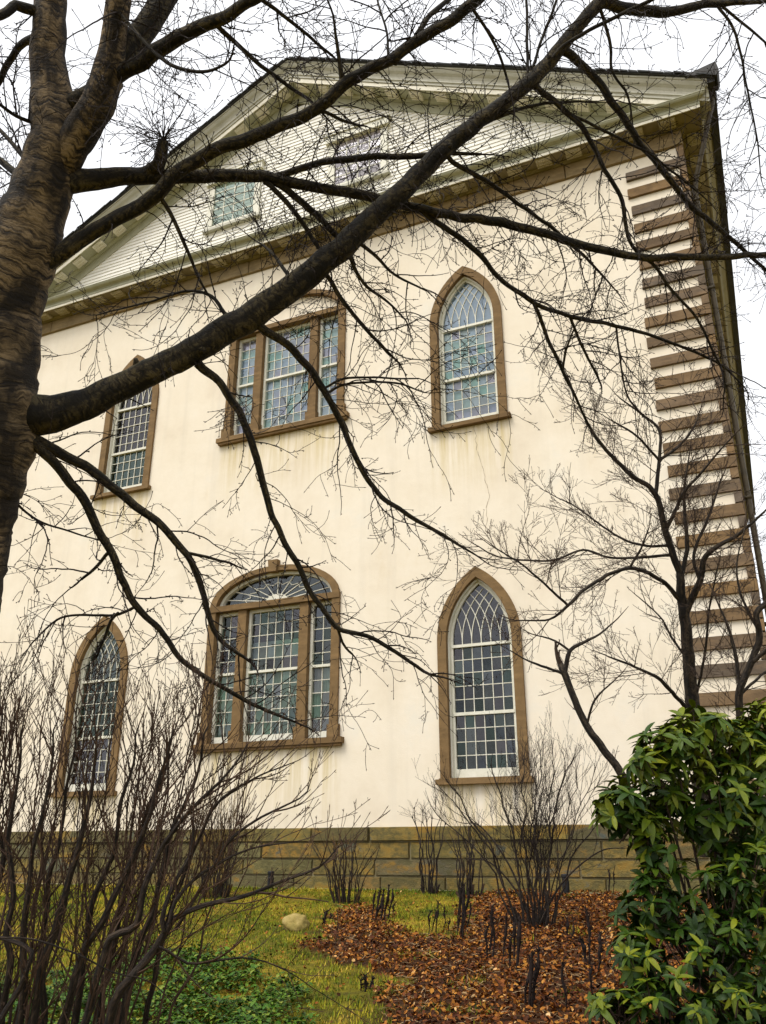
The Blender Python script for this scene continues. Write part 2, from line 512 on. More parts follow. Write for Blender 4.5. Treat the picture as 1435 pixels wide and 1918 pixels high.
holes = []
for cx, sb, _ in GOTHIC: holes.append(gothic_outline(cx, sb, .785, .165, .085))
for cx, sb, _ in VENET: holes.append(ven_outline(cx, sb, 1.42, .745, .125))
sheet_with_holes('wall', [(-W, Z0), (W, Z0), (W, ZF+.5), (-W, ZF+.5)], holes, 0.0, M['stucco'], bld)
mb = MB()
mb.face([(W, 0, Z0), (W, BACK, Z0), (W, BACK, ZF+.6), (W, 0, ZF+.6)])
mb.build('wall', M['stucco'], bld)
mb = MB(); mb.face([(-W, 0, Z0), (-W, 0, ZF+.6), (-W, BACK, ZF+.6), (-W, BACK, Z0)]); mb.build('wall', M['stucco'], bld)
mb = MB(); mb.face([(-W, BACK, Z0), (-W, BACK, ZF+.6), (0, BACK, 20.4), (W, BACK, ZF+.6), (W, BACK, Z0)]); mb.build('wall', M['stucco'], bld)
mb = MB(); mb.face([(-W, .01, 8.1), (W, .01, 8.1), (W, BACK, 8.1), (-W, BACK, 8.1)]); mb.face([(-W, .01, 14.9), (W, .01, 14.9), (W, BACK, 14.9), (-W, BACK, 14.9)])
mb.build('upper_floor', M['room'], bld)
# tympanum backing
mb = MB(); mb.face([(-W+.05, .06, 15.3), (W-.05, .06, 15.3), (0, .06, 20.3)]); mb.build('gable_wall', M['trim'], bld)

# unit stone with chamfered front edges; scaled for every block
def unit_stone(ch, seed):
    rr = random.Random(seed)
    j = lambda: rr.uniform(-.012, .012)
    mb = MB()
    bk = [(0, 1, 0), (1, 1, 0), (1, 1, 1), (0, 1, 1)]
    md = [(0, .35, 0), (1, .35, 0), (1, .35, 1), (0, .35, 1)]
    cx_, cz_ = ch
    fr = [(cx_+j()*.3, j()*4, cz_+j()), (1-cx_+j()*.3, j()*4, cz_+j()), (1-cx_+j()*.3, j()*4, 1-cz_+j()), (cx_+j()*.3, j()*4, 1-cz_+j())]
    mb.v = bk + md + fr
    for a, c in ((0, 4), (4, 8)):
        for k in range(4):
            mb.f.append((c+k, c+(k+1) % 4, a+(k+1) % 4, a+k)); mb.m.append(0)
    mb.f.append((8, 9, 10, 11)); mb.m.append(0)
    me = bpy.data.meshes.new('stone_block'); me.from_pydata(mb.v, [], mb.f); me.update()
    return me
def stone_meshes(material, ch, k=4):
    out = []
    for i in range(k):
        me = unit_stone(ch, i*7+int(ch[0]*999)); me.materials.append(material); out.append(me)
    return out
rng = random.Random(11)
def place(name, mesh, x0, x1, y0, y1, z0, z1, parent=bld):
    o = link(name, mesh, parent)
    o.location = (x0, y0, z0); o.scale = (x1-x0, y1-y0, z1-z0)
    return o

# quoins: long brown bars with short cream-set stones between, on both corners
qm = stone_meshes(M['stone'], (.012, .05))
qs = stone_meshes(M['stone'], (.06, .05))
z = 14.53; k = 0
while z - .225 > ZW:
    dl = rng.uniform(-.03, .03)
    place('quoin_stone', rng.choice(qm), 7.88+dl, 9.05, -.05-rng.uniform(0, .012), .22, z-.225, z)
    place('quoin_stone', rng.choice(qm), -9.05, -7.88-dl, -.05-rng.uniform(0, .012), .22, z-.225, z)
    if z-.44 > ZW:
        place('quoin_stone', rng.choice(qs), 8.905, 9.046, -.045-rng.uniform(0, .008), .42, z-.437, z-.229)
        place('quoin_stone', rng.choice(qs), -9.046, -8.905, -.045-rng.uniform(0, .008), .42, z-.437, z-.229)
    z -= .4405
place('quoin_stone', rng.choice(qs), 8.905, 9.046, -.046, .42, 14.535, 14.826)
place('quoin_stone', rng.choice(qs), -9.046, -8.905, -.046, .42, 14.535, 14.826)

# stone base in four courses, a projecting water table on top
bm_ = stone_meshes(M['base_stone'], (.015, .05), 6)
courses = [(1.79, ZW, -.115), (1.51, 1.785, -.085), (1.24, 1.505, -.08), (.93, 1.235, -.085)]
for ci, (z0, z1, yf) in enumerate(courses):
    x = -9.09
    while x < 9.09:
        w = rng.uniform(.75, 1.55) if ci else rng.uniform(.9, 1.9)
        x1 = min(9.09, x+w)
        if 9.09-x1 < .4: x1 = 9.09
        place('base_stone', rng.choice(bm_), x, x1-.012, yf-rng.uniform(0, .02), .06, z0+.005, z1-.007)
        x = x1
mb = MB(); mb.box(-9.03, 9.03, -.055, .05, .85, ZW-.02); mb.build('mortar_bed', m_simple('mortar', [(.3, (.14, .115, .06)), (.7, (.27, .23, .13))], 3), bld)
mb = MB(); mb.box(-9.2, 9.2, -.16, -.06, .8, 1.035); mb.build('footing_ledge', m_simple('ledge_stone', [(.3, (.30, .27, .16)), (.7, (.44, .40, .26))], 5), bld)

# brown stone frieze below the cornice
fm = stone_meshes(M['frieze'], (.006, .03))
x = -9.06
while x < 9.06:
    x1 = min(9.06, x+rng.uniform(1.3, 2.2))
    if 9.06-x1 < .6: x1 = 9.06
    place('frieze_stone', rng.choice(fm), x, x1-.004, -.06-rng.uniform(0, .006), .05, ZF, 15.19)
    x = x1
y = .09
while y < BACK:
    o = link('frieze_stone', rng.choice(fm), bld)
    o.rotation_euler = (0, 0, rad(90)); o.location = (9.064, y, ZF); o.scale = (1.9, .1, .36)
    y += 1.904
# cornice profiles, (out, height) pairs
P_BED = [(0, 15.19), (.085, 15.19), (.10, 15.22), (.13, 15.235), (.14, 15.26), (0.02, 15.262)]
P_SOF = [(.0, 15.265), (.445, 15.265)]
P_COR = [(.4455, 15.266), (.4455, 15.225), (.465, 15.225), (.465, 15.295), (.0, 15.297)]
P_CYM = [(.0, 15.30), (.475, 15.30), (.475, 15.37), (.487, 15.372), (.487, 15.39), (.50, 15.40), (.53, 15.415), (.565, 15.425), (.59, 15.45), (.60, 15.475), (.61, 15.48), (.61, 15.495), (0, 15.53)]
def sweep_front(name, prof, material):
    mb = MB(); n = len(prof)
    mb.v = [(-(W+o), -o, z_) for o, z_ in prof] + [((W+o), -o, z_) for o, z_ in prof]
    for k in range(n-1): mb.f.append((k, n+k, n+k+1, k+1)); mb.m.append(0)
    return mb.build(name, material, bld)
def sweep_side(name, prof, material, sgn=1):
    mb = MB(); n = len(prof)
    mb.v = [(sgn*(W+o), -o, z_) for o, z_ in prof] + [(sgn*(W+o), BACK+.3, z_) for o, z_ in prof]
    for k in range(n-1): mb.f.append((k, n+k, n+k+1, k+1)); mb.m.append(0)
    return mb.build(name, material, bld)
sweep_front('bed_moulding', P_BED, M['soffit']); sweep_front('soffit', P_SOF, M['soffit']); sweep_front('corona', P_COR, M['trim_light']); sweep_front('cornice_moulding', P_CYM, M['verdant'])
P_CYS = [(.0, 15.30), (.475, 15.30), (.475, 15.37), (.485, 15.39), (.50, 15.41), (.53, 15.45), (.58, 15.49), (.62, 15.53), (.64, 15.60), (.66, 15.61), (.66, 15.645), (0, 15.67)]
for sg in (1, -1):
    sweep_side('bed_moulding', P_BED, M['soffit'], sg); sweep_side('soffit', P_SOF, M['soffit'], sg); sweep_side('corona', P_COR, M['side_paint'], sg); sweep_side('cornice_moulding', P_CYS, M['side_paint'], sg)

# mutules: slab with drops
def mutule_mesh():
    mb = MB(); mb.box(-.16, .16, -.40, -.15, -.055, 0)
    for i in range(6):
        for j in range(3):
            x0 = -.145+i*.052; y0 = -.385+j*.085
            mb.box(x0, x0+.026, y0, y0+.045, -.075, -.0545)
    me = bpy.data.meshes.new('mutule'); me.from_pydata(mb.v, [], mb.f); me.materials.append(M['mutule']); me.update()
    return me
mut = mutule_mesh(); mut_rake_lit = mut.copy(); mut_rake_lit.materials.clear(); mut_rake_lit.materials.append(M['trim_light'])  # rake copy in a lighter paint: its lit look is put into the colour
nm = 29
for i in range(nm):
    o = link('mutule', mut, bld); o.location = (-8.82+i*.63, 0, 15.263)
for i in range(26):
    o = link('mutule', mut, bld); o.location = (9.0, .35+i*.63, 15.263); o.rotation_euler = (0, 0, rad(90))

# raking cornice of the pediment
SL = .53; ZP = 20.80
P_RF = [(.0, -.86), (.035, -.86), (.05, -.60), (.0, -.598)]
P_RB = [(.0, -.597), (.09, -.597), (.13, -.56), (.14, -.53), (.0, -.528)]
P_RC = [(.4455, -.526), (.4455, -.56), (.465, -.56), (.465, -.42), (.0, -.418)]
P_RY = [(.0, -.415), (.49, -.415), (.49, -.37), (.50, -.345), (.52, -.335), (.52, -.30), (.53, -.25), (.56, -.19), (.61, -.135), (.64, -.08), (.645, -.05), (.665, -.045), (.665, -.0), (0, .01)]
def sweep_rake(name, prof, material, sg, xe=W+.66):
    mb = MB(); n = len(prof)
    for o, dz in prof: mb.v.append((0, -o, ZP+dz))
    for o, dz in prof: mb.v.append((sg*xe, -o, ZP+dz-SL*xe))
    for k in range(n-1): mb.f.append((k, n+k, n+k+1, k+1)); mb.m.append(0)
    mb.f.append(tuple(range(n, 2*n))); mb.m.append(0)
    return mb.build(name, material, bld)
for sg in (1, -1):
    sweep_rake('raking_frieze', P_RF, M['verdant'], sg, 8.6); sweep_rake('raking_bed_moulding', P_RB, M['verdant'], sg, 8.9); sweep_rake('raking_soffit', [(.0, -.527), (.445, -.527)], M['verdant'], sg, 8.95)
    sweep_rake('raking_corona', P_RC, M['trim_light'], sg, 9.2); sweep_rake('raking_moulding', P_RY, M['trim'], sg)
    for i in range(14):
        x = .30+i*.63
        o = link('mutule', mut_rake_lit, bld)
        o.location = (sg*x, 0, ZP-.53-SL*x); o.rotation_euler = (0, sg*math.atan(SL), 0)

# clapboards of the gable, one by one, each lapping the one below
zb = 15.50; k = 0
me_cache = {}
while zb < 19.9:
    zt = zb + .118
    def hw(z_): return max(.02, (ZP-.80-z_)/SL)
    w0, w1 = min(hw(zb), W-.1), min(hw(zt), W-.1)
    if w1 < .15: break
    mb = MB()
    yb, yt = -.018-.003*((k*7) % 3)/3, .0
    mb.v = [(-w0, yb, zb), (w0, yb, zb), (w1, yt, zt), (-w1, yt, zt), (-w0, .05, zb), (w0, .05, zb)]
    mb.f = [(0, 1, 2, 3), (4, 5, 1, 0)]; mb.m = [0, 0]
    mb.build('clapboard', M['siding'], bld)
    zb += .108; k += 1

# roof, gutter, corner flashing, downpipe
mb = MB()
for sg in (1, -1):
    xe = 9.76
    a = [(0, -.71), (sg*xe, -.71), (sg*xe, BACK+.4), (0, BACK+.4)]
    top = [(x, y, ZP+.055-SL*abs(x)) for x, y in a]; bot = [(x, y, ZP+.012-SL*abs(x)) for x, y in a]
    i = len(mb.v); mb.v += top+bot
    for q in ((0, 1, 2, 3), (7, 6, 5, 4), (0, 4, 5, 1), (1, 5, 6, 2), (2, 6, 7, 3)):
        mb.f.append(tuple(i+t for t in q)); mb.m.append(0)
roof = mb.build('roof', M['roof'], bld)
# slate butts along the verge, uneven
rr = random.Random(4)
mb = MB(); x = 0.1
while x < 9.7:
    w = rr.uniform(.16, .26)
    for sg in (1, -1):
        zt = ZP+.06-SL*x
        y0 = -.725-rr.uniform(0, .03); dz = rr.uniform(.012, .03)
        mb.face([(sg*x, y0, zt+dz), (sg*(x+w), y0, zt-SL*w+dz*.4), (sg*(x+w), y0, zt-SL*w-.028), (sg*x, y0, zt-.028)])
        mb.face([(sg*x, y0, zt+dz), (sg*(x+w), y0, zt-SL*w+dz*.4), (sg*(x+w), -.3, zt-SL*w+dz*.4), (sg*x, -.3, zt+dz)])
    x += w+.004
mb.build('verge_slate', M['roof'], roof)
for x0, x1 in ((9.662, 9.80), (-9.80, -9.662)):
    mb = MB(); mb.box(x0, x1, -.66, BACK+.4, 15.56, 15.70); mb.build('gutter', M['metal'], bld)
mb = MB()
mb.prism([(9.28, 15.86), (9.84, 15.64), (9.90, 15.74), (9.87, 15.965)], -.74, -.30)
mb.build('corner_flashing', M['metal'], bld)
mb = MB()
pp = [Vector(p) for p in ((9.71, -.25, 15.57), (9.71, -.24, 15.45), (9.19, .20, 14.12), (9.13, .28, 13.9), (9.13, .28, 10), (9.13, .28, 6), (9.13, .28, 1.2))]
mb.tube(pp, [.05]*len(pp), 8)
for zz in (13.6, 11.5, 9.4, 7.2, 5.0, 3.0):
    mb.box(9.0, 9.19, .22, .34, zz, zz+.05)
mb.build('downpipe', M['pipe'], bld, True)

# ------------------------------------------------------------------ windows
pane_me = bpy.data.meshes.new('pane')
pane_me.from_pydata([(-.5, 0, -.5), (.5, 0, -.5), (.5, 0, .5), (-.5, 0, .5)], [], [(0, 1, 2, 3)])
pane_me.materials.append(M['glass'])
pr_ = random.Random(5)
YG = .15
def panes(win, xs, zs, single=True, yg=YG):
    mb = MB()
    for a, b_ in zip(xs, xs[1:]):
        for c, d in zip(zs, zs[1:]):
            w, h = b_-a, d-c
            tx, tz = pr_.gauss(0, .012), pr_.gauss(0, .012)
            if single:
                o = link('pane', pane_me, win)
                o.location = ((a+b_)/2, yg, (c+d)/2); o.scale = (w, 1, h); o.rotation_euler = (tx, 0, tz)
            else:
                mb.face([(a, yg-tz*w/2-tx*h/2, c), (b_, yg+tz*w/2-tx*h/2, c), (b_, yg+tz*w/2+tx*h/2, d), (a, yg-tz*w/2+tx*h/2, d)])
    if not single:
        o = mb.build('panes', M['glass'], win); o['kind'] = 'stuff'
def bars(mb, xs, zs, w=.0135):
    for x in xs[1:-1]: mb.box(x-w/2, x+w/2, YG-.02, YG+.012, zs[0], zs[-1])
    for z_ in zs[1:-1]: mb.box(xs[0], xs[-1], YG-.0185, YG+.0105, z_-w/2, z_+w/2)
def lin(a, b_, n): return [a+(b_-a)*i/n for i in range(n+1)]

def gothic_window(cx, sb, where, single, back):
    # stone surround carries the window
    out = gothic_outline(cx, sb, .785, 0, .085); inn = gothic_outline(cx, sb, .785, .17, .085)
    mb = MB(); mb.band(out, inn, -.055, .10)
    win = mb.build('window', M['frame_stone'], bld)
    win['label'] = f'{where} pointed-arch window with brown stone surround and intersecting tracery'
    mb = MB(); mb.box(cx-.855, cx+.855, -.12, .12, sb, sb+.088); mb.box(cx-.80, cx+.80, -.085, .11, sb+.088, sb+.105)
    mb.build('sill', M['frame_stone'], win)
    # cream jamb and sash frame
    i1 = gothic_outline(cx, sb, .785, .172, .106); i2 = gothic_outline(cx, sb, .785, .205, .106)
    mb = MB(); mb.band(i1, i2, .045, .30)
    i3 = gothic_outline(cx, sb, .785, .25, .106); mb.band(i2, i3, YG-.045, YG+.04)
    h = .785-.245
    z1, z2, z3 = sb+.26, sb+1.20, sb+2.42
    mb.box(cx-h, cx+h, YG-.055, YG+.035, sb+.106, z1)
    mb.box(cx-h-.02, cx+h+.02, YG-.065, YG+.03, z2-.03, z2+.025)
    mb.box(cx-h-.02, cx+h+.02, YG-.060, YG+.03, z3-.03, z3+.022)
    mb.build('sash_frame', M['sash'], win)
    xs = lin(cx-h, cx+h, 6)
    zl = lin(z1, z2-.02, 4); zu = lin(z2+.02, z3-.02, 5)
    mb = MB(); bars(mb, xs, zl); bars(mb, xs, zu)
    # intersecting tracery: from each mullion an arc to either side, the radius of the main arch
    R = 1.57-.25; zs_ = z3+.02
    def inside(x, z_):
        if z_ < sb+2.49: return abs(x-cx) < h
        return math.hypot(x-(cx+.785), z_-(sb+2.49)) < R+.01 and math.hypot(x-(cx-.785), z_-(sb+2.49)) < R+.01
    for x in xs[1:-1]:
        for sg in (1, -1):
            prev = (x, zs_); step = .05
            for q in range(1, 60):
                a = q*step/R
                pt = (x+sg*(R-R*math.cos(a)), zs_+.04+R*math.sin(a))
                if not inside(*pt): break
                mb.bar(prev, pt, .0135, YG-.018-.003*(sg > 0), YG+.01)
                prev = pt
    mb.build('muntin', M['sash'], win)
    panes(win, xs, zl, single); panes(win, xs, zu, single)
    mb = MB(); mb.face([(x, YG, z_) for x, z_ in gothic_outline(cx, sb, .785, .25, 2.42)][::-1]); mb.build('tracery_glass', M['glass'], win)
    yb = .215 if back == 'sky_sheet' else .33
    mb = MB(); mb.face([(cx-.8, yb, sb), (cx+.8, yb, sb), (cx+.8, yb, sb+3.9), (cx-.8, yb, sb+3.9)])  # added sheet
    mb.build('sky_sheet' if back == 'sky_sheet' else 'dark_room_sheet', M[back], win)
    return win

def ven_window(cx, sb, where, single, back, fan):
    zs_ = sb+2.86
    out = ven_outline(cx, sb, 1.52, .80, .13); inn = ven_outline(cx, sb, 1.37, .69, .13)
    mb = MB(); mb.band(out[1:-1], inn[1:-1], -.06, .12)
    for sg in (1, -1):
        a, c = sorted((sg*1.53, sg*1.36)); mb.box(cx+a, cx+c, -.055, .12, sb+.36, zs_-.06)
    win = mb.build('window', M['frame_stone'], bld)
    win['label'] = f'{where} three-light window with brown pillars under a round arch'
    mb = MB(); mb.box(cx-1.66, cx+1.66, -.13, .12, sb+.02, sb+.125); mb.box(cx-1.62, cx+1.62, -.10, .10, sb-.03, sb+.02)
    mb.build('sill', M['frame_stone'], win)
    mb = MB(); mb.prism([(cx-.085, zs_+.66), (cx+.085, zs_+.66), (cx+.115, zs_+.91), (cx-.115, zs_+.91)], -.12, .02)
    mb.build('keystone', M['frame_stone'], win)
    mb = MB(); mb.box(cx-1.53, cx+1.53, -.075, .16, zs_-.055, zs_+.065); mb.build('lintel', M['frame_stone'], win)
    for sg in (1, -1):
        mb = MB(); mb.box(cx+sg*.725-.10, cx+sg*.725+.10, -.02, .20, sb+.36, zs_-.056)
        mb.box(cx+sg*.725-.13, cx+sg*.725+.13, -.06, .21, sb+.127, sb+.36)
        mb.build('pillar', M['frame_stone'], win)
        mb = MB(); a, c = sorted((sg*1.57, sg*1.33)); mb.box(cx+a, cx+c, -.085, .12, sb+.127, sb+.362)
        mb.build('plinth', M['frame_stone'], win)
    zb, zt = sb+.27, zs_-.09
    zm = sb+1.52
    mbf = MB(); mbm = MB()
    for a, c, n in ((-1.355, -.83, 2), (-.62, .62, 6), (.83, 1.355, 2)):
        mbf.box(cx+a, cx+a+.055, YG-.06, YG+.06, sb+.127, zt+.04); mbf.box(cx+c-.055, cx+c, YG-.06, YG+.06, sb+.127, zt+.04)
        mbf.box(cx+a+.055, cx+c-.055, YG-.055, YG+.05, sb+.127, zb)
        mbf.box(cx+a+.055, cx+c-.055, YG-.055, YG+.05, zt-.03, zt+.04)
        mbf.box(cx+a+.055, cx+c-.055, YG-.068, YG+.03, zm-.03, zm+.02)
        xs = lin(cx+a+.055, cx+c-.055, n)
        zl = lin(zb, zm-.03, 5); zu = lin(zm+.02, zt-.03, 5)
        bars(mbm, xs, zl); bars(mbm, xs, zu)
        panes(win, xs, zl, single); panes(win, xs, zu, single)
    if fan:
        for k in range(1, 10):
            a = math.pi*k/10
            r0 = .26
            e = (cx+1.33*math.cos(a), zs_+.065+.60*math.sin(a))
            mbm.bar((cx+r0*math.cos(a), zs_+.065+r0*.6*math.sin(a)), e, .017, YG-.018, YG+.01)
        prev = None
        for k in range(41):
            a = math.pi*k/40
            rx = .78+.05*math.cos(a*20); rz = .40+.03*math.cos(a*20)
            pt = (cx+rx*math.cos(a), zs_+.065+rz*math.sin(a))
            if prev: mbm.bar(prev, pt, .013, YG-.016, YG+.008)
            prev = pt
        disc = [(cx+.27*math.cos(math.pi*k/16), zs_+.067+.17*math.sin(math.pi*k/16)) for k in range(17)]
        mbf.prism(disc, YG-.04, YG+.02)
        fo = ven_outline(cx, sb, 1.365, .69)[1:-1]; fi = ven_outline(cx, sb, 1.30, .63)[1:-1]
        mbf.band(fo, fi, .06, YG+.03)
        mb = MB(); mb.face([(x, YG, z_) for x, z_ in fo][::-1]); mb.build('fanlight_glass', M['glass'], win)
    else:
        fo = ven_outline(cx, sb, 1.365, .69)[1:-1]
        mb = MB(); mb.face([(x, .07, z_) for x, z_ in fo]); mb.build('arch_panel', M['stucco'], win)
    mbf.build('sash_frame', M['sash'], win); mbm.build('muntin', M['sash'], win)
    yb = .225 if back == 'sky_sheet' else .33
    mb = MB(); mb.face([(cx-1.5, yb, sb), (cx+1.5, yb, sb), (cx+1.5, yb, sb+3.7), (cx-1.5, yb, sb+3.7)])
    mb.build('sky_sheet' if back == 'sky_sheet' else 'dark_room_sheet', M[back], win)
    return win

for cx, sb, where in GOTHIC:
    up = 'upper' in where
    gothic_window(cx, sb, where, single=(cx > 0), back='sky_sheet' if cx > 0 and up else 'room')
for cx, sb, where in VENET:
    w_ = ven_window(cx, sb, where, True, 'sky_sheet' if where == 'upper' else 'room', fan=(where == 'lower'))
    if where == 'lower':
        mb = MB(); pts = [(-1.3+2.6*i/90, .235+.012*math.sin(i*1.9)+.006*math.sin(i*.7)) for i in range(91)]
        for a, c in zip(pts, pts[1:]): mb.face([(a[0], a[1], 3.5), (c[0], c[1], 3.5), (c[0], c[1], 5.0), (a[0], a[1], 5.0)])
        mb.build('pleated_sheet', M['green_grey'], w_)  # green-grey pleated sheet behind the lower panes
        mb = MB(); mb.box(-.60, .60, .26, .28, 5.25, 5.62); mb.build('mid_band', M['green_grey'], w_)  # flat green-grey band across the middle light

# two small windows in the pediment
for sg in (1, -1):
    cx = sg*1.78; z0, z1 = 16.62, 18.05
    mb = MB()
    for a, c in ((-.80, -.62), (.62, .80)): mb.box(cx+a, cx+c, -.06, .05, z0-.02, z1)
    mb.box(cx-.62, cx+.62, -.055, .05, z0-.02, z0+.10)
    win = mb.build('window', M['sash'], bld)
    win['label'] = f'small {"right" if sg > 0 else "left"} attic window in the clapboard pediment'
    mb = MB(); mb.box(cx-.86, cx+.86, -.14, .05, z1, z1+.20); mb.box(cx-.90, cx+.90, -.17, .05, z1+.2, z1+.25); mb.build('head_casing', M['sash'], win)
    mb = MB(); mb.box(cx-.86, cx+.86, -.12, .05, z0-.09, z0-.02); mb.build('sill', M['trim'], win)
    mb = MB()
    xs = lin(cx-.62, cx+.62, 4); zs2 = lin(z0+.1, z1, 5)
    for x in xs[1:-1]: mb.box(x-.012, x+.012, -.032, -.012, z0+.1, z1)
    for z_ in zs2[1:-1]: mb.box(cx-.62, cx+.62, -.031, -.013, z_-.012, z_+.012)
    mb.build('muntin', M['sash'], win)
    panes(win, xs, zs2, False, yg=-.022)
    mb = MB(); mb.face([(cx-.62, .04, z0), (cx+.62, .04, z0), (cx+.62, .04, z1), (cx-.62, .04, z1)]); mb.build('sky_sheet', M['sky_sheet'], win)

# hairline crack below the upper right window
mb = MB(); rr = random.Random(9)
x, z_ = 4.42, 9.47; prev = (x, z_)
while z_ > 7.2:
    z_ -= rr.uniform(.04, .09); x += rr.gauss(0, .022)
    mb.bar(prev, (x, z_), rr.uniform(.003, .009), -.004, .002); prev = (x, z_)
mb.build('crack', M['crack'], bld)

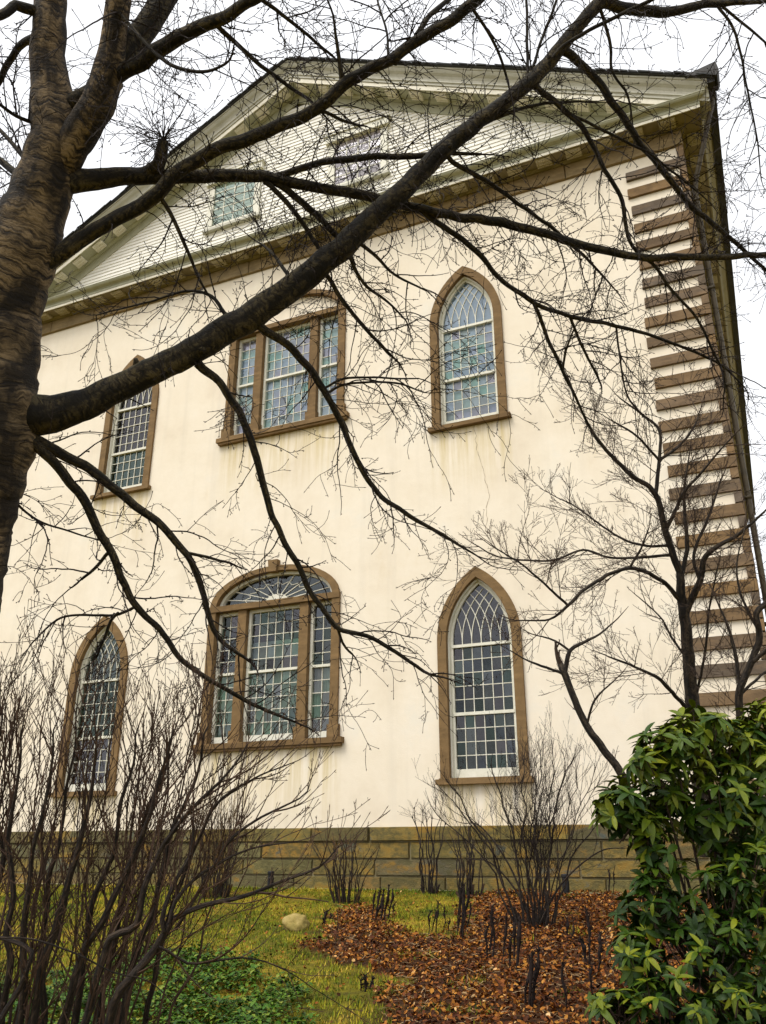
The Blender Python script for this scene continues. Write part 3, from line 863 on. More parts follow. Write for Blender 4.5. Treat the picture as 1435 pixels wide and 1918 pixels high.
# ------------------------------------------------------------------ surveyed limbs (x, y, z, radius) and planting spots
CHERRY = [
  ((4.497,-11.076,0.012,0.4859), (4.569,-11.113,0.958,0.328), (4.642,-11.15,1.905,0.3037), (4.8,-11.276,2.378,0.2903), (4.945,-11.409,2.854,0.2697), (5.098,-11.528,3.306,0.2589), (5.262,-11.62,3.706,0.2566), (5.342,-11.718,4.027,0.2256), (5.44,-11.807,4.35,0.2002), (5.554,-11.857,4.592,0.1918), (5.663,-11.898,4.808,0.1605), (5.748,-11.938,4.998,0.1492), (5.811,-11.978,5.16,0.1378), (5.82,-12.052,5.35,0.1121), (5.826,-12.14,5.567,0.0921), (5.864,-12.202,5.758,0.0864), (5.917,-12.291,6.031,0.0822), (5.98,-12.422,6.414,0.0722)),
  ((5.784,-11.911,4.971,0.0861), (5.927,-11.956,5.125,0.094), (6.087,-11.992,5.273,0.0876), (6.189,-12.04,5.406,0.0786), (6.251,-12.109,5.549,0.0669), (6.324,-12.181,5.7,0.0623), (6.399,-12.28,5.892,0.0549)),
  ((6.18,-12.036,5.395,0.0562), (6.273,-12.018,5.554,0.0652), (6.391,-11.996,5.75,0.0644), (6.51,-11.987,6,0.0609), (6.624,-11.989,6.273,0.0557)),
  ((5.866,-12.012,5.301,0.0488), (6.017,-12.017,5.344,0.0441), (6.305,-12.014,5.401,0.0405), (6.597,-12.02,5.466,0.0369), (6.912,-12.008,5.497,0.0294), (7.126,-12.018,5.543,0.0237), (7.31,-12.027,5.581,0.0181)),
  ((5.668,-11.783,4.539,0.0601), (5.777,-11.771,4.589,0.0443), (6.009,-11.745,4.694,0.0397), (6.294,-11.708,4.81,0.0381), (6.431,-11.715,4.915,0.0365), (6.638,-11.691,5.006,0.0349), (6.837,-11.649,5.051,0.0334), (7.073,-11.606,5.12,0.0318), (7.234,-11.585,5.184,0.0316), (7.33,-11.589,5.255,0.0315), (7.587,-11.555,5.353,0.0286), (7.787,-11.539,5.452,0.0284), (8.021,-11.52,5.566,0.0296), (8.186,-11.528,5.685,0.0241)),
  ((5.75,-11.904,4.916,0.0717), (5.852,-11.847,4.963,0.0635), (6.095,-11.696,5.034,0.0468), (6.34,-11.534,5.081,0.0371), (6.552,-11.398,5.126,0.036), (6.723,-11.281,5.146,0.0318), (6.935,-11.12,5.137,0.0291), (7.153,-10.957,5.13,0.0294), (7.31,-10.837,5.118,0.028), (7.417,-10.754,5.107,0.0266), (7.601,-10.617,5.097,0.0269), (7.821,-10.458,5.09,0.0271), (8.01,-10.313,5.07,0.0258), (8.296,-10.092,5.029,0.0245), (8.535,-9.916,5.009,0.0231), (8.805,-9.747,5.041,0.0216), (9.278,-9.463,5.117,0.0186), (9.68,-9.227,5.189,0.0137)),
  ((6.16,-11.652,5.051,0.0352), (6.259,-11.675,5.086,0.0378), (6.307,-11.711,5.129,0.0347), (6.338,-11.738,5.159,0.0259)),
  ((6.723,-11.281,5.146,0.0197), (6.778,-11.257,5.169,0.0197), (6.932,-11.191,5.233,0.0183), (7.105,-11.11,5.285,0.0199), (7.294,-11.009,5.316,0.0185), (7.531,-10.88,5.35,0.017), (7.645,-10.821,5.37,0.0124), (7.805,-10.73,5.384,0.0078)),
  ((6.694,-11.288,5.123,0.0151), (6.717,-11.266,5.103,0.0151), (6.791,-11.183,5.021,0.0152), (6.847,-11.102,4.923,0.0137), (6.908,-11.001,4.794,0.0122), (6.934,-10.941,4.706,0.0061)),
  ((6.732,-11.266,5.136,0.0212), (6.774,-11.215,5.117,0.0205), (6.861,-11.085,5.046,0.02), (6.927,-10.984,4.988,0.0178), (6.986,-10.883,4.922,0.0156)),
  ((5.258,-11.649,3.773,0.1568), (5.421,-11.551,3.783,0.1262), (5.563,-11.469,3.799,0.1009), (5.739,-11.391,3.871,0.0841), (5.947,-11.313,3.994,0.0745), (6.186,-11.225,4.136,0.0736), (6.432,-11.144,4.303,0.0772), (6.627,-11.081,4.437,0.0747), (6.829,-11.027,4.605,0.0722), (7.034,-10.974,4.78,0.0682), (7.217,-10.94,4.971,0.0625), (7.354,-10.909,5.1,0.0582), (7.526,-10.877,5.279,0.0539), (7.682,-10.844,5.427,0.0511), (7.837,-10.806,5.561,0.0467), (8.024,-10.757,5.714,0.0438), (8.186,-10.723,5.866,0.0425), (8.32,-10.704,6.018,0.0411), (8.457,-10.689,6.186,0.0381), (8.575,-10.668,6.306,0.0398), (8.664,-10.662,6.425,0.0352)),
  ((8.508,-10.68,6.237,0.0318), (8.588,-10.656,6.305,0.0351), (8.701,-10.58,6.304,0.0336), (8.827,-10.498,6.304,0.0322), (8.929,-10.436,6.315,0.0291), (9.089,-10.358,6.374,0.026), (9.249,-10.276,6.42,0.0212), (9.464,-10.155,6.46,0.0115), (9.644,-10.064,6.512,0.0066)),
  ((9.217,-10.288,6.4,0.0098), (9.282,-10.197,6.311,0.009), (9.305,-10.116,6.201,0.0082), (9.316,-9.975,5.987,0.0066), (9.328,-9.808,5.731,0.005), (9.317,-9.679,5.518,0.0034)),
  ((9.239,-10.278,6.408,0.0098), (9.365,-10.142,6.314,0.0082), (9.477,-10.022,6.229,0.0066), (9.642,-9.858,6.125,0.0033)),
  ((8.319,-10.702,6.012,0.0284), (8.354,-10.664,5.997,0.0261), (8.446,-10.551,5.94,0.024), (8.54,-10.396,5.828,0.0226), (8.63,-10.217,5.68,0.0212), (8.735,-10.047,5.554,0.0198), (8.859,-9.839,5.392,0.0184), (9.001,-9.671,5.299,0.0161), (9.131,-9.51,5.201,0.0137), (9.258,-9.354,5.106,0.0103), (9.368,-9.208,5.006,0.0052)),
  ((8.148,-10.72,5.802,0.022), (8.182,-10.672,5.768,0.0197), (8.257,-10.586,5.72,0.0174), (8.35,-10.47,5.646,0.016), (8.399,-10.372,5.558,0.0144), (8.444,-10.25,5.433,0.0138), (8.499,-10.133,5.322,0.013), (8.502,-10.046,5.21,0.0123), (8.503,-9.961,5.1,0.0115), (8.556,-9.883,5.038,0.0108), (8.629,-9.799,4.987,0.01), (8.7,-9.672,4.871,0.0092), (8.813,-9.512,4.746,0.0085), (8.871,-9.369,4.594,0.0077), (8.92,-9.223,4.431,0.0069), (8.892,-9.148,4.311,0.0043)),
  ((8.315,-10.518,5.682,0.0095), (8.509,-10.34,5.614,0.0088), (8.678,-10.186,5.557,0.0081), (8.787,-10.068,5.489,0.0073), (8.905,-9.938,5.409,0.0066), (8.998,-9.827,5.334,0.0033)),
  ((8.563,-10.665,6.284,0.0112), (8.576,-10.623,6.242,0.0104), (8.588,-10.51,6.115,0.0097), (8.57,-10.431,6.009,0.0085), (8.632,-10.309,5.905,0.0074), (8.634,-10.213,5.789,0.0049), (8.627,-10.145,5.701,0.0033)),
  ((8.168,-10.724,5.844,0.0126), (8.348,-10.749,5.966,0.0117), (8.57,-10.741,6.045,0.0108), (8.856,-10.717,6.119,0.0107), (9.092,-10.701,6.184,0.0075)),
  ((8.123,-10.742,5.82,0.0094), (8.225,-10.762,6.065,0.0087), (8.338,-10.779,6.321,0.008), (8.41,-10.793,6.493,0.0064)),
  ((8.117,-10.743,5.814,0.0094), (8.145,-10.793,6.048,0.0087), (8.173,-10.855,6.318,0.008), (8.192,-10.903,6.523,0.0064)),
  ((7.631,-10.846,5.353,0.0155), (7.651,-10.803,5.324,0.0147), (7.778,-10.66,5.287,0.0141), (7.859,-10.557,5.248,0.0127), (8.109,-10.235,5.109,0.0114), (8.273,-9.997,4.978,0.0083), (8.369,-9.839,4.877,0.005)),
  ((7.31,-10.837,5.118,0.0187), (7.372,-10.783,5.112,0.018), (7.495,-10.651,5.064,0.0174), (7.684,-10.414,4.936,0.0161), (7.757,-10.287,4.838,0.0146), (7.928,-10.081,4.727,0.0139), (8.095,-9.929,4.691,0.0133), (8.344,-9.729,4.676,0.0118), (8.618,-9.495,4.633,0.0102), (8.9,-9.231,4.543,0.0078), (9.021,-9.077,4.442,0.0052)),
  ((7.915,-10.097,4.732,0.0131), (7.938,-9.966,4.62,0.0124), (7.976,-9.789,4.47,0.0118), (8.04,-9.55,4.271,0.0086), (8.074,-9.423,4.162,0.0052)),
  ((8.095,-9.929,4.691,0.0099), (8.133,-9.719,4.552,0.0089), (8.175,-9.55,4.444,0.0077)),
  ((8.344,-9.729,4.676,0.0067), (8.331,-9.601,4.531,0.0059), (8.33,-9.427,4.339,0.0052), (8.423,-9.255,4.212,0.0035)),
  ((7.99,-9.744,4.437,0.0084), (8.031,-9.801,4.538,0.0076), (8.087,-9.841,4.622,0.0067)),
  ((6.564,-11.081,4.341,0.0268), (6.596,-11.034,4.316,0.0247), (6.69,-10.899,4.248,0.0227), (6.749,-10.781,4.163,0.0214), (6.783,-10.675,4.069,0.02), (6.823,-10.537,3.943,0.0187), (6.839,-10.416,3.815,0.0173), (6.894,-10.215,3.621,0.0156), (7.011,-10.041,3.511,0.0137), (7.16,-9.863,3.428,0.0111), (7.26,-9.741,3.367,0.0083), (7.345,-9.636,3.311,0.005)),
  ((6.915,-11.001,4.669,0.0151), (6.929,-10.968,4.644,0.0136), (6.994,-10.786,4.498,0.0123), (7.049,-10.671,4.417,0.0109), (7.141,-10.508,4.31,0.0094)),
  ((6.787,-10.683,4.081,0.0077), (6.889,-10.629,4.153,0.007), (7.032,-10.525,4.183,0.0063), (7.155,-10.43,4.197,0.0051), (7.253,-10.359,4.213,0.004)),
  ((6.789,-10.66,4.057,0.0077), (6.9,-10.602,4.13,0.007), (7.13,-10.436,4.171,0.0063), (7.266,-10.31,4.141,0.004)),
  ((6.258,-11.172,4.107,0.0265), (6.275,-11.143,4.085,0.0244), (6.342,-11.035,4.005,0.0223), (6.389,-10.901,3.873,0.0218), (6.4,-10.786,3.735,0.0212), (6.392,-10.632,3.533,0.02), (6.392,-10.543,3.417,0.0185), (6.409,-10.459,3.321,0.0179), (6.441,-10.35,3.203,0.0172), (6.474,-10.218,3.053,0.0166), (6.525,-10.097,2.931,0.0159), (6.578,-10,2.844,0.0144), (6.725,-9.866,2.803,0.0129), (6.847,-9.725,2.72,0.0114), (6.954,-9.592,2.631,0.0098), (7.027,-9.526,2.607,0.0066)),
  ((6.569,-10.018,2.86,0.0096), (6.558,-9.919,2.775,0.0081), (6.582,-9.835,2.724,0.0065)),
  ((5.405,-11.557,3.706,0.0371), (5.478,-11.44,3.646,0.0303), (5.616,-11.251,3.567,0.0278), (5.759,-11.013,3.425,0.0239), (5.877,-10.812,3.297,0.0213), (5.924,-10.688,3.191,0.02), (5.944,-10.551,3.048,0.0186), (5.928,-10.434,2.9,0.0165), (5.942,-10.323,2.779,0.0142), (6.028,-10.186,2.687,0.0096)),
  ((5.425,-11.531,3.667,0.0342), (5.507,-11.389,3.574,0.0274), (5.566,-11.248,3.456,0.0263), (5.592,-11.141,3.35,0.025), (5.603,-11.045,3.243,0.0237), (5.62,-10.956,3.149,0.0224), (5.625,-10.844,3.018,0.0211), (5.644,-10.737,2.9,0.0198), (5.712,-10.605,2.793,0.0177), (5.775,-10.44,2.637,0.0155), (5.928,-10.227,2.5,0.0134), (6.106,-10.014,2.388,0.0112), (6.228,-9.883,2.332,0.0065)),
  ((5.644,-10.737,2.9,0.0091), (5.517,-10.751,2.857,0.0084), (5.437,-10.776,2.863,0.0077), (5.255,-10.827,2.867,0.0069), (5.14,-10.842,2.831,0.0062), (4.981,-10.831,2.717,0.0039)),
  ((5.552,-10.767,2.865,0.0091), (5.495,-10.752,2.831,0.0092), (5.438,-10.72,2.772,0.0092), (5.329,-10.655,2.655,0.0054)),
  ((5.919,-10.699,3.198,0.0107), (5.988,-10.613,3.193,0.0093), (6.072,-10.506,3.182,0.0078)),
  ((5.607,-10.969,3.156,0.0105), (5.498,-10.932,3.097,0.0091), (5.377,-10.905,3.048,0.0076)),
  ((5.286,-11.493,3.426,0.0114), (5.301,-11.39,3.358,0.0072), (5.345,-11.259,3.29,0.0062), (5.464,-11.07,3.255,0.0052), (5.557,-10.937,3.238,0.003)),
  ((5.793,-12.008,5.214,0.0115), (5.73,-12.138,5.18,0.0098), (5.697,-12.255,5.175,0.0083), (5.669,-12.4,5.176,0.0067)),
  ((5.709,-11.956,4.997,0.0143), (5.619,-11.973,5.092,0.0131), (5.407,-12.018,5.352,0.0112), (5.238,-12.058,5.561,0.0092)),
  ((5.669,-11.934,4.902,0.0258), (5.576,-11.949,5.003,0.0218), (5.404,-11.977,5.173,0.0186), (5.188,-12.02,5.418,0.0153)),
  ((5.864,-12.179,5.703,0.0288), (5.665,-12.176,5.726,0.0205), (5.552,-12.152,5.706,0.0193), (5.418,-12.093,5.649,0.0181), (5.259,-12.049,5.602,0.0153)),
  ((5.863,-12.214,5.785,0.0288), (5.807,-12.321,5.748,0.0283), (5.789,-12.364,5.738,0.026), (5.752,-12.404,5.626,0.0235), (5.675,-12.496,5.436,0.0161)),
  ((6.277,-12.194,5.69,0.0083), (6.415,-12.135,5.491,0.0095), (6.546,-12.081,5.303,0.0094), (6.696,-12.038,5.181,0.0092), (6.819,-12.019,5.136,0.0078), (6.919,-12.021,5.136,0.0065)),
  ((6.815,-12.013,5.488,0.0135), (6.839,-11.96,5.465,0.0122), (6.89,-11.866,5.429,0.0116), (6.962,-11.741,5.383,0.0111), (7.032,-11.632,5.347,0.0098), (7.115,-11.512,5.311,0.0085), (7.171,-11.399,5.253,0.0043)),
  ((7.065,-12.018,5.539,0.0106), (7.138,-11.85,5.539,0.0095), (7.206,-11.694,5.53,0.0083), (7.261,-11.569,5.518,0.0071)),
  ((7.331,-11.591,5.26,0.0137), (7.358,-11.693,5.377,0.0095), (7.367,-11.743,5.431,0.0074), (7.379,-11.799,5.492,0.0054), (7.369,-11.888,5.572,0.004)),
  ((7.733,-11.556,5.449,0.0149), (7.785,-11.527,5.574,0.0137), (7.88,-11.47,5.729,0.0125), (7.987,-11.409,5.907,0.0099)),
  ((7.579,-11.557,5.351,0.0068), (7.573,-11.568,5.543,0.0062), (7.533,-11.595,5.763,0.0056), (7.518,-11.613,5.952,0.0043)),
  ((7.205,-11.581,5.154,0.0096), (7.255,-11.436,5.2,0.0085), (7.297,-11.342,5.239,0.0072)),
  ((8.01,-11.522,5.558,0.0094), (8.06,-11.373,5.516,0.0082), (8.087,-11.191,5.436,0.007), (8.085,-11.046,5.355,0.0043)),
  ((6.326,-11.702,4.818,0.0127), (6.338,-11.625,4.752,0.0114), (6.354,-11.504,4.645,0.0101), (6.362,-11.366,4.512,0.0073), (6.384,-11.27,4.43,0.0044)),
  ((6.795,-11.023,4.545,0.0135), (6.676,-11.013,4.736,0.0108), (6.575,-11.008,4.887,0.0079), (6.476,-11.006,4.991,0.0048)),
  ((6.46,-11.135,4.319,0.0134), (6.401,-11.162,4.407,0.012), (6.334,-11.193,4.513,0.0106), (6.179,-11.228,4.572,0.0076), (5.931,-11.245,4.56,0.0058), (5.568,-11.277,4.55,0.0039)),
  ((7.106,-10.952,4.829,0.0121), (7.173,-10.805,4.803,0.01), (7.228,-10.657,4.759,0.0079), (7.351,-10.454,4.745,0.0048)),
  ((7.059,-10.957,4.766,0.0121), (7.074,-10.771,4.67,0.0101), (7.144,-10.623,4.636,0.0079), (7.21,-10.453,4.575,0.0048)),
  ((7.834,-10.8,5.539,0.0124), (7.937,-10.756,5.595,0.0109), (8.156,-10.655,5.695,0.0094), (8.371,-10.534,5.742,0.0063)),
]
DOGWOOD = [
  ((8.036,-4.21,1.587,0.0848), (8.134,-4.627,2.636,0.0791), (8.151,-4.82,3.092,0.0706), (8.2,-5.07,3.711,0.0593), (8.211,-5.249,4.13,0.048), (8.234,-5.343,4.366,0.0396), (8.192,-5.442,4.549,0.0367), (8.158,-5.561,4.785,0.0339), (8.125,-5.725,5.126,0.0283), (7.904,-5.91,5.326,0.0226), (7.665,-6.152,5.635,0.0184), (7.526,-6.369,5.991,0.0113), (7.466,-6.511,6.254,0.0071)),
  ((8.125,-5.725,5.126,0.0226), (8.211,-5.774,5.482,0.0185), (8.255,-5.832,5.796,0.015), (8.096,-5.935,5.987,0.0115), (7.907,-6.044,6.17,0.0072)),
  ((8.211,-5.774,5.482,0.0171), (8.429,-5.667,5.664,0.0143), (8.598,-5.603,5.878,0.0116), (8.682,-5.586,6.064,0.0073)),
  ((8.219,-5.764,5.466,0.0142), (8.041,-6.063,5.668,0.0112), (7.852,-6.293,5.768,0.0083)),
  ((8.164,-5.547,4.759,0.0226), (8.399,-5.712,5.084,0.0167), (8.584,-5.774,5.239,0.0139), (8.736,-5.828,5.37,0.011), (8.945,-5.898,5.541,0.0068)),
  ((8.222,-5.302,4.261,0.0254), (8.344,-5.315,4.659,0.0228), (8.386,-5.39,5.193,0.0145), (8.49,-5.417,5.596,0.0088)),
  ((8.213,-5.168,3.947,0.0396), (8.421,-5.336,4.244,0.0335), (8.518,-5.472,4.453,0.0277), (8.697,-5.515,4.56,0.022), (8.871,-5.535,4.627,0.0164), (9.126,-5.608,4.794,0.0108)),
  ((8.421,-5.336,4.244,0.0195), (8.401,-5.376,4.511,0.0169), (8.62,-5.331,4.978,0.0143), (8.776,-5.305,5.335,0.0087)),
  ((8.185,-5.245,4.093,0.0254), (8.045,-5.461,4.256,0.0224), (7.773,-5.728,4.347,0.0194), (7.41,-5.935,4.161,0.0178), (7.168,-6.044,3.934,0.0163), (6.987,-6.134,3.787,0.0108), (6.729,-6.329,3.756,0.0067)),
  ((7.773,-5.728,4.347,0.0139), (7.847,-5.766,4.437,0.0124), (7.915,-5.799,4.516,0.011), (8.027,-5.886,4.693,0.0069)),
  ((7.168,-6.044,3.934,0.0136), (6.939,-6.359,4.178,0.0107), (6.802,-6.534,4.302,0.0087), (6.62,-6.734,4.416,0.0066)),
  ((8.167,-5.483,4.618,0.017), (7.887,-5.491,4.662,0.0143), (7.627,-5.531,4.815,0.0116), (7.268,-5.615,5.156,0.0089), (7.106,-5.648,5.267,0.006)),
  ((8.182,-5.435,4.523,0.017), (7.597,-5.505,4.552,0.013), (7.288,-5.578,4.664,0.0124), (6.914,-5.587,4.589,0.0118), (6.376,-5.687,4.676,0.009), (6.128,-5.77,4.83,0.006)),
  ((8.144,-4.761,2.95,0.0254), (8.076,-4.906,3.023,0.0224), (7.908,-5.313,3.24,0.0192), (7.751,-5.573,3.32,0.0135), (7.505,-5.947,3.398,0.0079)),
  ((8.161,-4.799,3.055,0.017), (8.262,-4.926,3.296,0.014), (8.376,-5.099,3.608,0.0125), (8.473,-5.299,3.948,0.011), (8.622,-5.507,4.324,0.0068)),
  ((8.188,-4.972,3.475,0.0141), (8.057,-5.005,3.71,0.0114), (7.968,-5.032,3.947,0.0094), (7.825,-5.068,4.133,0.0073)),
]
SIDE_TREE = [
  ((8.446,-5.207,1.588,0.0502), (8.542,-5.472,2.287,0.0427), (8.61,-5.651,2.762,0.0377), (8.64,-5.744,3.005,0.0352), (8.776,-5.79,3.247,0.0326), (8.898,-5.843,3.489,0.0301), (8.897,-5.929,3.685,0.0276), (9.026,-5.923,3.802,0.0251), (9.244,-5.919,4.011,0.0201), (9.534,-5.955,4.384,0.0126)),
  ((8.652,-5.771,3.079,0.0201), (8.661,-5.8,3.326,0.0177), (8.637,-5.847,3.607,0.0128), (8.58,-5.898,3.833,0.0077)),
  ((8.776,-5.79,3.247,0.0226), (8.931,-5.852,3.347,0.0199), (9.205,-5.946,3.496,0.0122)),
  ((8.655,-5.729,2.986,0.0151), (8.825,-5.613,3.144,0.0127), (9.036,-5.466,3.307,0.0077)),
  ((8.893,-5.87,3.545,0.0151), (8.8,-5.962,3.844,0.0114), (8.799,-6.023,4.145,0.0077), (8.924,-6.04,4.502,0.0051)),
]
PRUNED_TREE = [
  ((7.825,-5.72,1.057,0.0429), (7.699,-5.901,1.769,0.0414), (7.534,-6.055,2.248,0.0395), (7.458,-6.114,2.408,0.0372), (7.296,-6.225,2.675,0.035), (7.215,-6.307,2.925,0.0328), (7.149,-6.389,3.198,0.033), (7.12,-6.415,3.272,0.028)),
  ((7.151,-6.386,3.178,0.0228), (7.181,-6.396,3.266,0.0229), (7.22,-6.411,3.387,0.0204), (7.324,-6.373,3.453,0.0153), (7.497,-6.305,3.545,0.0102), (7.638,-6.265,3.66,0.0064)),
  ((7.22,-6.411,3.387,0.0127), (7.099,-6.453,3.488,0.0102), (6.93,-6.492,3.548,0.0064)),
  ((7.142,-6.39,3.178,0.0152), (6.93,-6.571,3.253,0.0113), (6.829,-6.664,3.3,0.0075), (6.713,-6.785,3.377,0.005)),
  ((7.281,-6.237,2.703,0.0125), (7.406,-6.341,2.927,0.01), (7.6,-6.38,3.079,0.0062)),
]
SHRUB = [
  ((5.645,-11.086,0.621,0.0302), (5.686,-11.157,0.9,0.0281), (5.806,-11.22,1.264,0.0236), (5.847,-11.244,1.392,0.0213), (5.913,-11.268,1.562,0.0179), (5.958,-11.301,1.724,0.0156), (6.006,-11.343,1.918,0.0108), (6.05,-11.393,2.129,0.006)),
  ((5.62,-10.958,0.572,0.0286), (5.724,-11.013,0.881,0.0252), (5.814,-11.052,1.124,0.023), (5.941,-11.065,1.34,0.0195), (6.069,-11.074,1.545,0.0159), (6.157,-11.1,1.743,0.0135), (6.232,-11.13,1.934,0.0099), (6.309,-11.162,2.131,0.005)),
  ((5.896,-11.104,0.647,0.0271), (5.982,-11.154,0.919,0.0239), (6.06,-11.191,1.14,0.0218), (6.115,-11.205,1.258,0.0207), (6.219,-11.169,1.308,0.0196), (6.263,-11.198,1.457,0.0174), (6.299,-11.206,1.532,0.0151), (6.399,-11.205,1.668,0.0128), (6.516,-11.197,1.812,0.0105), (6.654,-11.176,1.95,0.007), (6.721,-11.174,2.038,0.0035)),
  ((6.038,-11.171,0.673,0.0308), (6.152,-11.21,0.961,0.0266), (6.203,-11.219,1.066,0.0256), (6.342,-11.2,1.217,0.0235), (6.402,-11.204,1.316,0.0202), (6.418,-11.203,1.336,0.0168), (6.518,-11.165,1.381,0.0146), (6.694,-11.084,1.425,0.0113), (6.802,-11.041,1.468,0.0091), (6.875,-11.012,1.498,0.008), (6.978,-10.971,1.538,0.0057), (7.062,-10.954,1.612,0.0034)),
  ((6.402,-11.222,1.291,0.0156), (6.409,-11.224,1.388,0.0135), (6.437,-11.216,1.498,0.0114), (6.48,-11.198,1.593,0.0092), (6.49,-11.205,1.741,0.0058)),
  ((6.428,-11.226,1.326,0.0123), (6.488,-11.216,1.455,0.0101), (6.592,-11.172,1.548,0.008), (6.724,-11.097,1.612,0.0057), (6.895,-10.984,1.644,0.0035)),
  ((5.316,-10.973,0.568,0.0245), (5.395,-11.033,0.863,0.0222), (5.454,-11.094,1.127,0.0211), (5.451,-11.148,1.285,0.0187), (5.488,-11.212,1.528,0.015), (5.491,-11.277,1.73,0.0126), (5.571,-11.328,1.99,0.0076), (5.6,-11.379,2.18,0.0038)),
  ((5.581,-11.114,0.621,0.0256), (5.635,-11.18,0.9,0.0234), (5.677,-11.242,1.151,0.0212), (5.714,-11.312,1.417,0.0166), (5.769,-11.351,1.613,0.0143), (5.863,-11.418,1.948,0.0084), (5.899,-11.469,2.151,0.0036)),
  ((5.62,-11.318,0.857,0.017), (5.719,-11.294,1.052,0.0161), (5.77,-11.291,1.199,0.0151), (5.727,-11.308,1.223,0.014), (5.633,-11.335,1.245,0.0129), (5.514,-11.367,1.263,0.0106)),
  ((5.524,-10.751,0.542,0.0276), (5.62,-10.808,0.844,0.024), (5.694,-10.874,1.141,0.0204), (5.751,-10.926,1.376,0.0166), (5.874,-10.974,1.686,0.0142), (5.971,-11.019,1.951,0.0091), (6.028,-11.067,2.17,0.0052)),
  ((5.708,-10.67,0.542,0.0276), (5.817,-10.721,0.844,0.0253), (5.913,-10.769,1.118,0.0216), (6.053,-10.824,1.471,0.0167), (6.15,-10.868,1.734,0.0129), (6.27,-10.895,1.975,0.0091), (6.338,-10.93,2.17,0.0052)),
  ((5.324,-10.711,0.515,0.0283), (5.399,-10.781,0.826,0.0233), (5.425,-10.881,1.154,0.0196), (5.484,-10.962,1.468,0.0158), (5.586,-11.024,1.786,0.0119), (5.667,-11.099,2.108,0.0066), (5.696,-11.146,2.283,0.004)),
  ((5.112,-10.804,0.515,0.0283), (5.189,-10.888,0.868,0.0233), (5.209,-11,1.226,0.0196), (5.277,-11.093,1.59,0.0158), (5.287,-11.214,1.959,0.0106), (5.35,-11.288,2.259,0.0053)),
  ((5.696,-10.417,0.489,0.0237), (5.777,-10.488,0.807,0.0199), (5.882,-10.547,1.119,0.0174), (6.032,-10.606,1.49,0.0148), (6.199,-10.632,1.791,0.0108), (6.386,-10.593,1.944,0.0068), (6.576,-10.524,2.021,0.0041)),
  ((5.583,-10.596,0.515,0.0257), (5.658,-10.664,0.825,0.0207), (5.722,-10.735,1.13,0.0183), (5.816,-10.772,1.371,0.0158), (5.907,-10.82,1.639,0.0132), (5.996,-10.853,1.861,0.0106), (6.079,-10.89,2.085,0.0053)),
  ((6.403,-11.258,1.238,0.0099), (6.431,-11.229,1.223,0.0088), (6.492,-11.154,1.169,0.0078), (6.604,-11.076,1.18,0.0067), (6.668,-11.033,1.189,0.0056), (6.75,-10.964,1.17,0.0045), (6.847,-10.858,1.105,0.0034), (6.926,-10.758,1.027,0.0023)),
  ((5.843,-11.647,1.294,0.0053), (5.891,-11.608,1.281,0.0054), (5.994,-11.532,1.273,0.0054), (6.112,-11.42,1.213,0.0049), (6.219,-11.307,1.139,0.0044), (6.335,-11.207,1.099,0.0039), (6.431,-11.067,0.966,0.0028)),
  ((6.147,-10.794,1.264,0.0126), (6.268,-10.777,1.449,0.0114), (6.381,-10.767,1.638,0.0102), (6.534,-10.714,1.758,0.0077), (6.697,-10.643,1.843,0.0052), (6.748,-10.633,1.905,0.0033)),
]
LITTER = [(3.93, -5.62), (3.72, -4.69), (3.03, -2.75), (3.02, -1.65), (4.11, -3.48), (5.08, -4.78), (5.3, -4.34), (4.62, -2.18), (4.4, -1.24), (4.59, 0.41), (5.64, -0.31), (6.7, 0.04), (8.37, -0.91), (8.49, -4.27), (8.32, -8.93), (6.75, -9.44), (6.02, -8.08), (5.59, -7.41), (5.54, -6.81), (5.04, -6.22), (4.62, -6.18)]
COVER = [(1.83, -8.45), (2.25, -7.99), (2.72, -7.5), (2.69, -6.88), (2.52, -6.09), (3.17, -6.04), (4.32, -6.87), (5.08, -7.68), (5.59, -8.32), (6.27, -9.52), (3.71, -10.32)]
BLOBS = [(8.379, -7.731, 2.438, 0.214, 0.148), (8.55, -7.487, 2.323, 0.237, 0.198), (8.781, -7.313, 2.428, 0.241, 0.181), (8.992, -7.244, 2.484, 0.241, 0.241), (8.644, -7.463, 2.095, 0.311, 0.389), (8.217, -8.097, 2.304, 0.178, 0.141), (8.092, -8.216, 2.18, 0.138, 0.131), (7.844, -8.308, 1.871, 0.15, 0.15), (8.064, -7.902, 1.974, 0.17, 0.136), (8.403, -7.737, 1.939, 0.32, 0.283), (8.589, -7.399, 1.624, 0.345, 0.536), (8.0, -8.173, 1.722, 0.115, 0.143), (8.283, -7.979, 1.296, 0.387, 0.299), (7.961, -8.241, 1.301, 0.19, 0.214), (8.191, -8.217, 0.941, 0.466, 0.316), (8.541, -7.886, 1.077, 0.345, 0.587), (7.79, -8.668, 0.759, 0.173, 0.082), (7.848, -8.273, 0.992, 0.129, 0.237), (8.07, -8.525, 0.716, 0.408, 0.188), (8.458, -8.315, 0.628, 0.377, 0.283), (8.224, -8.329, 0.424, 0.502, 0.188)]
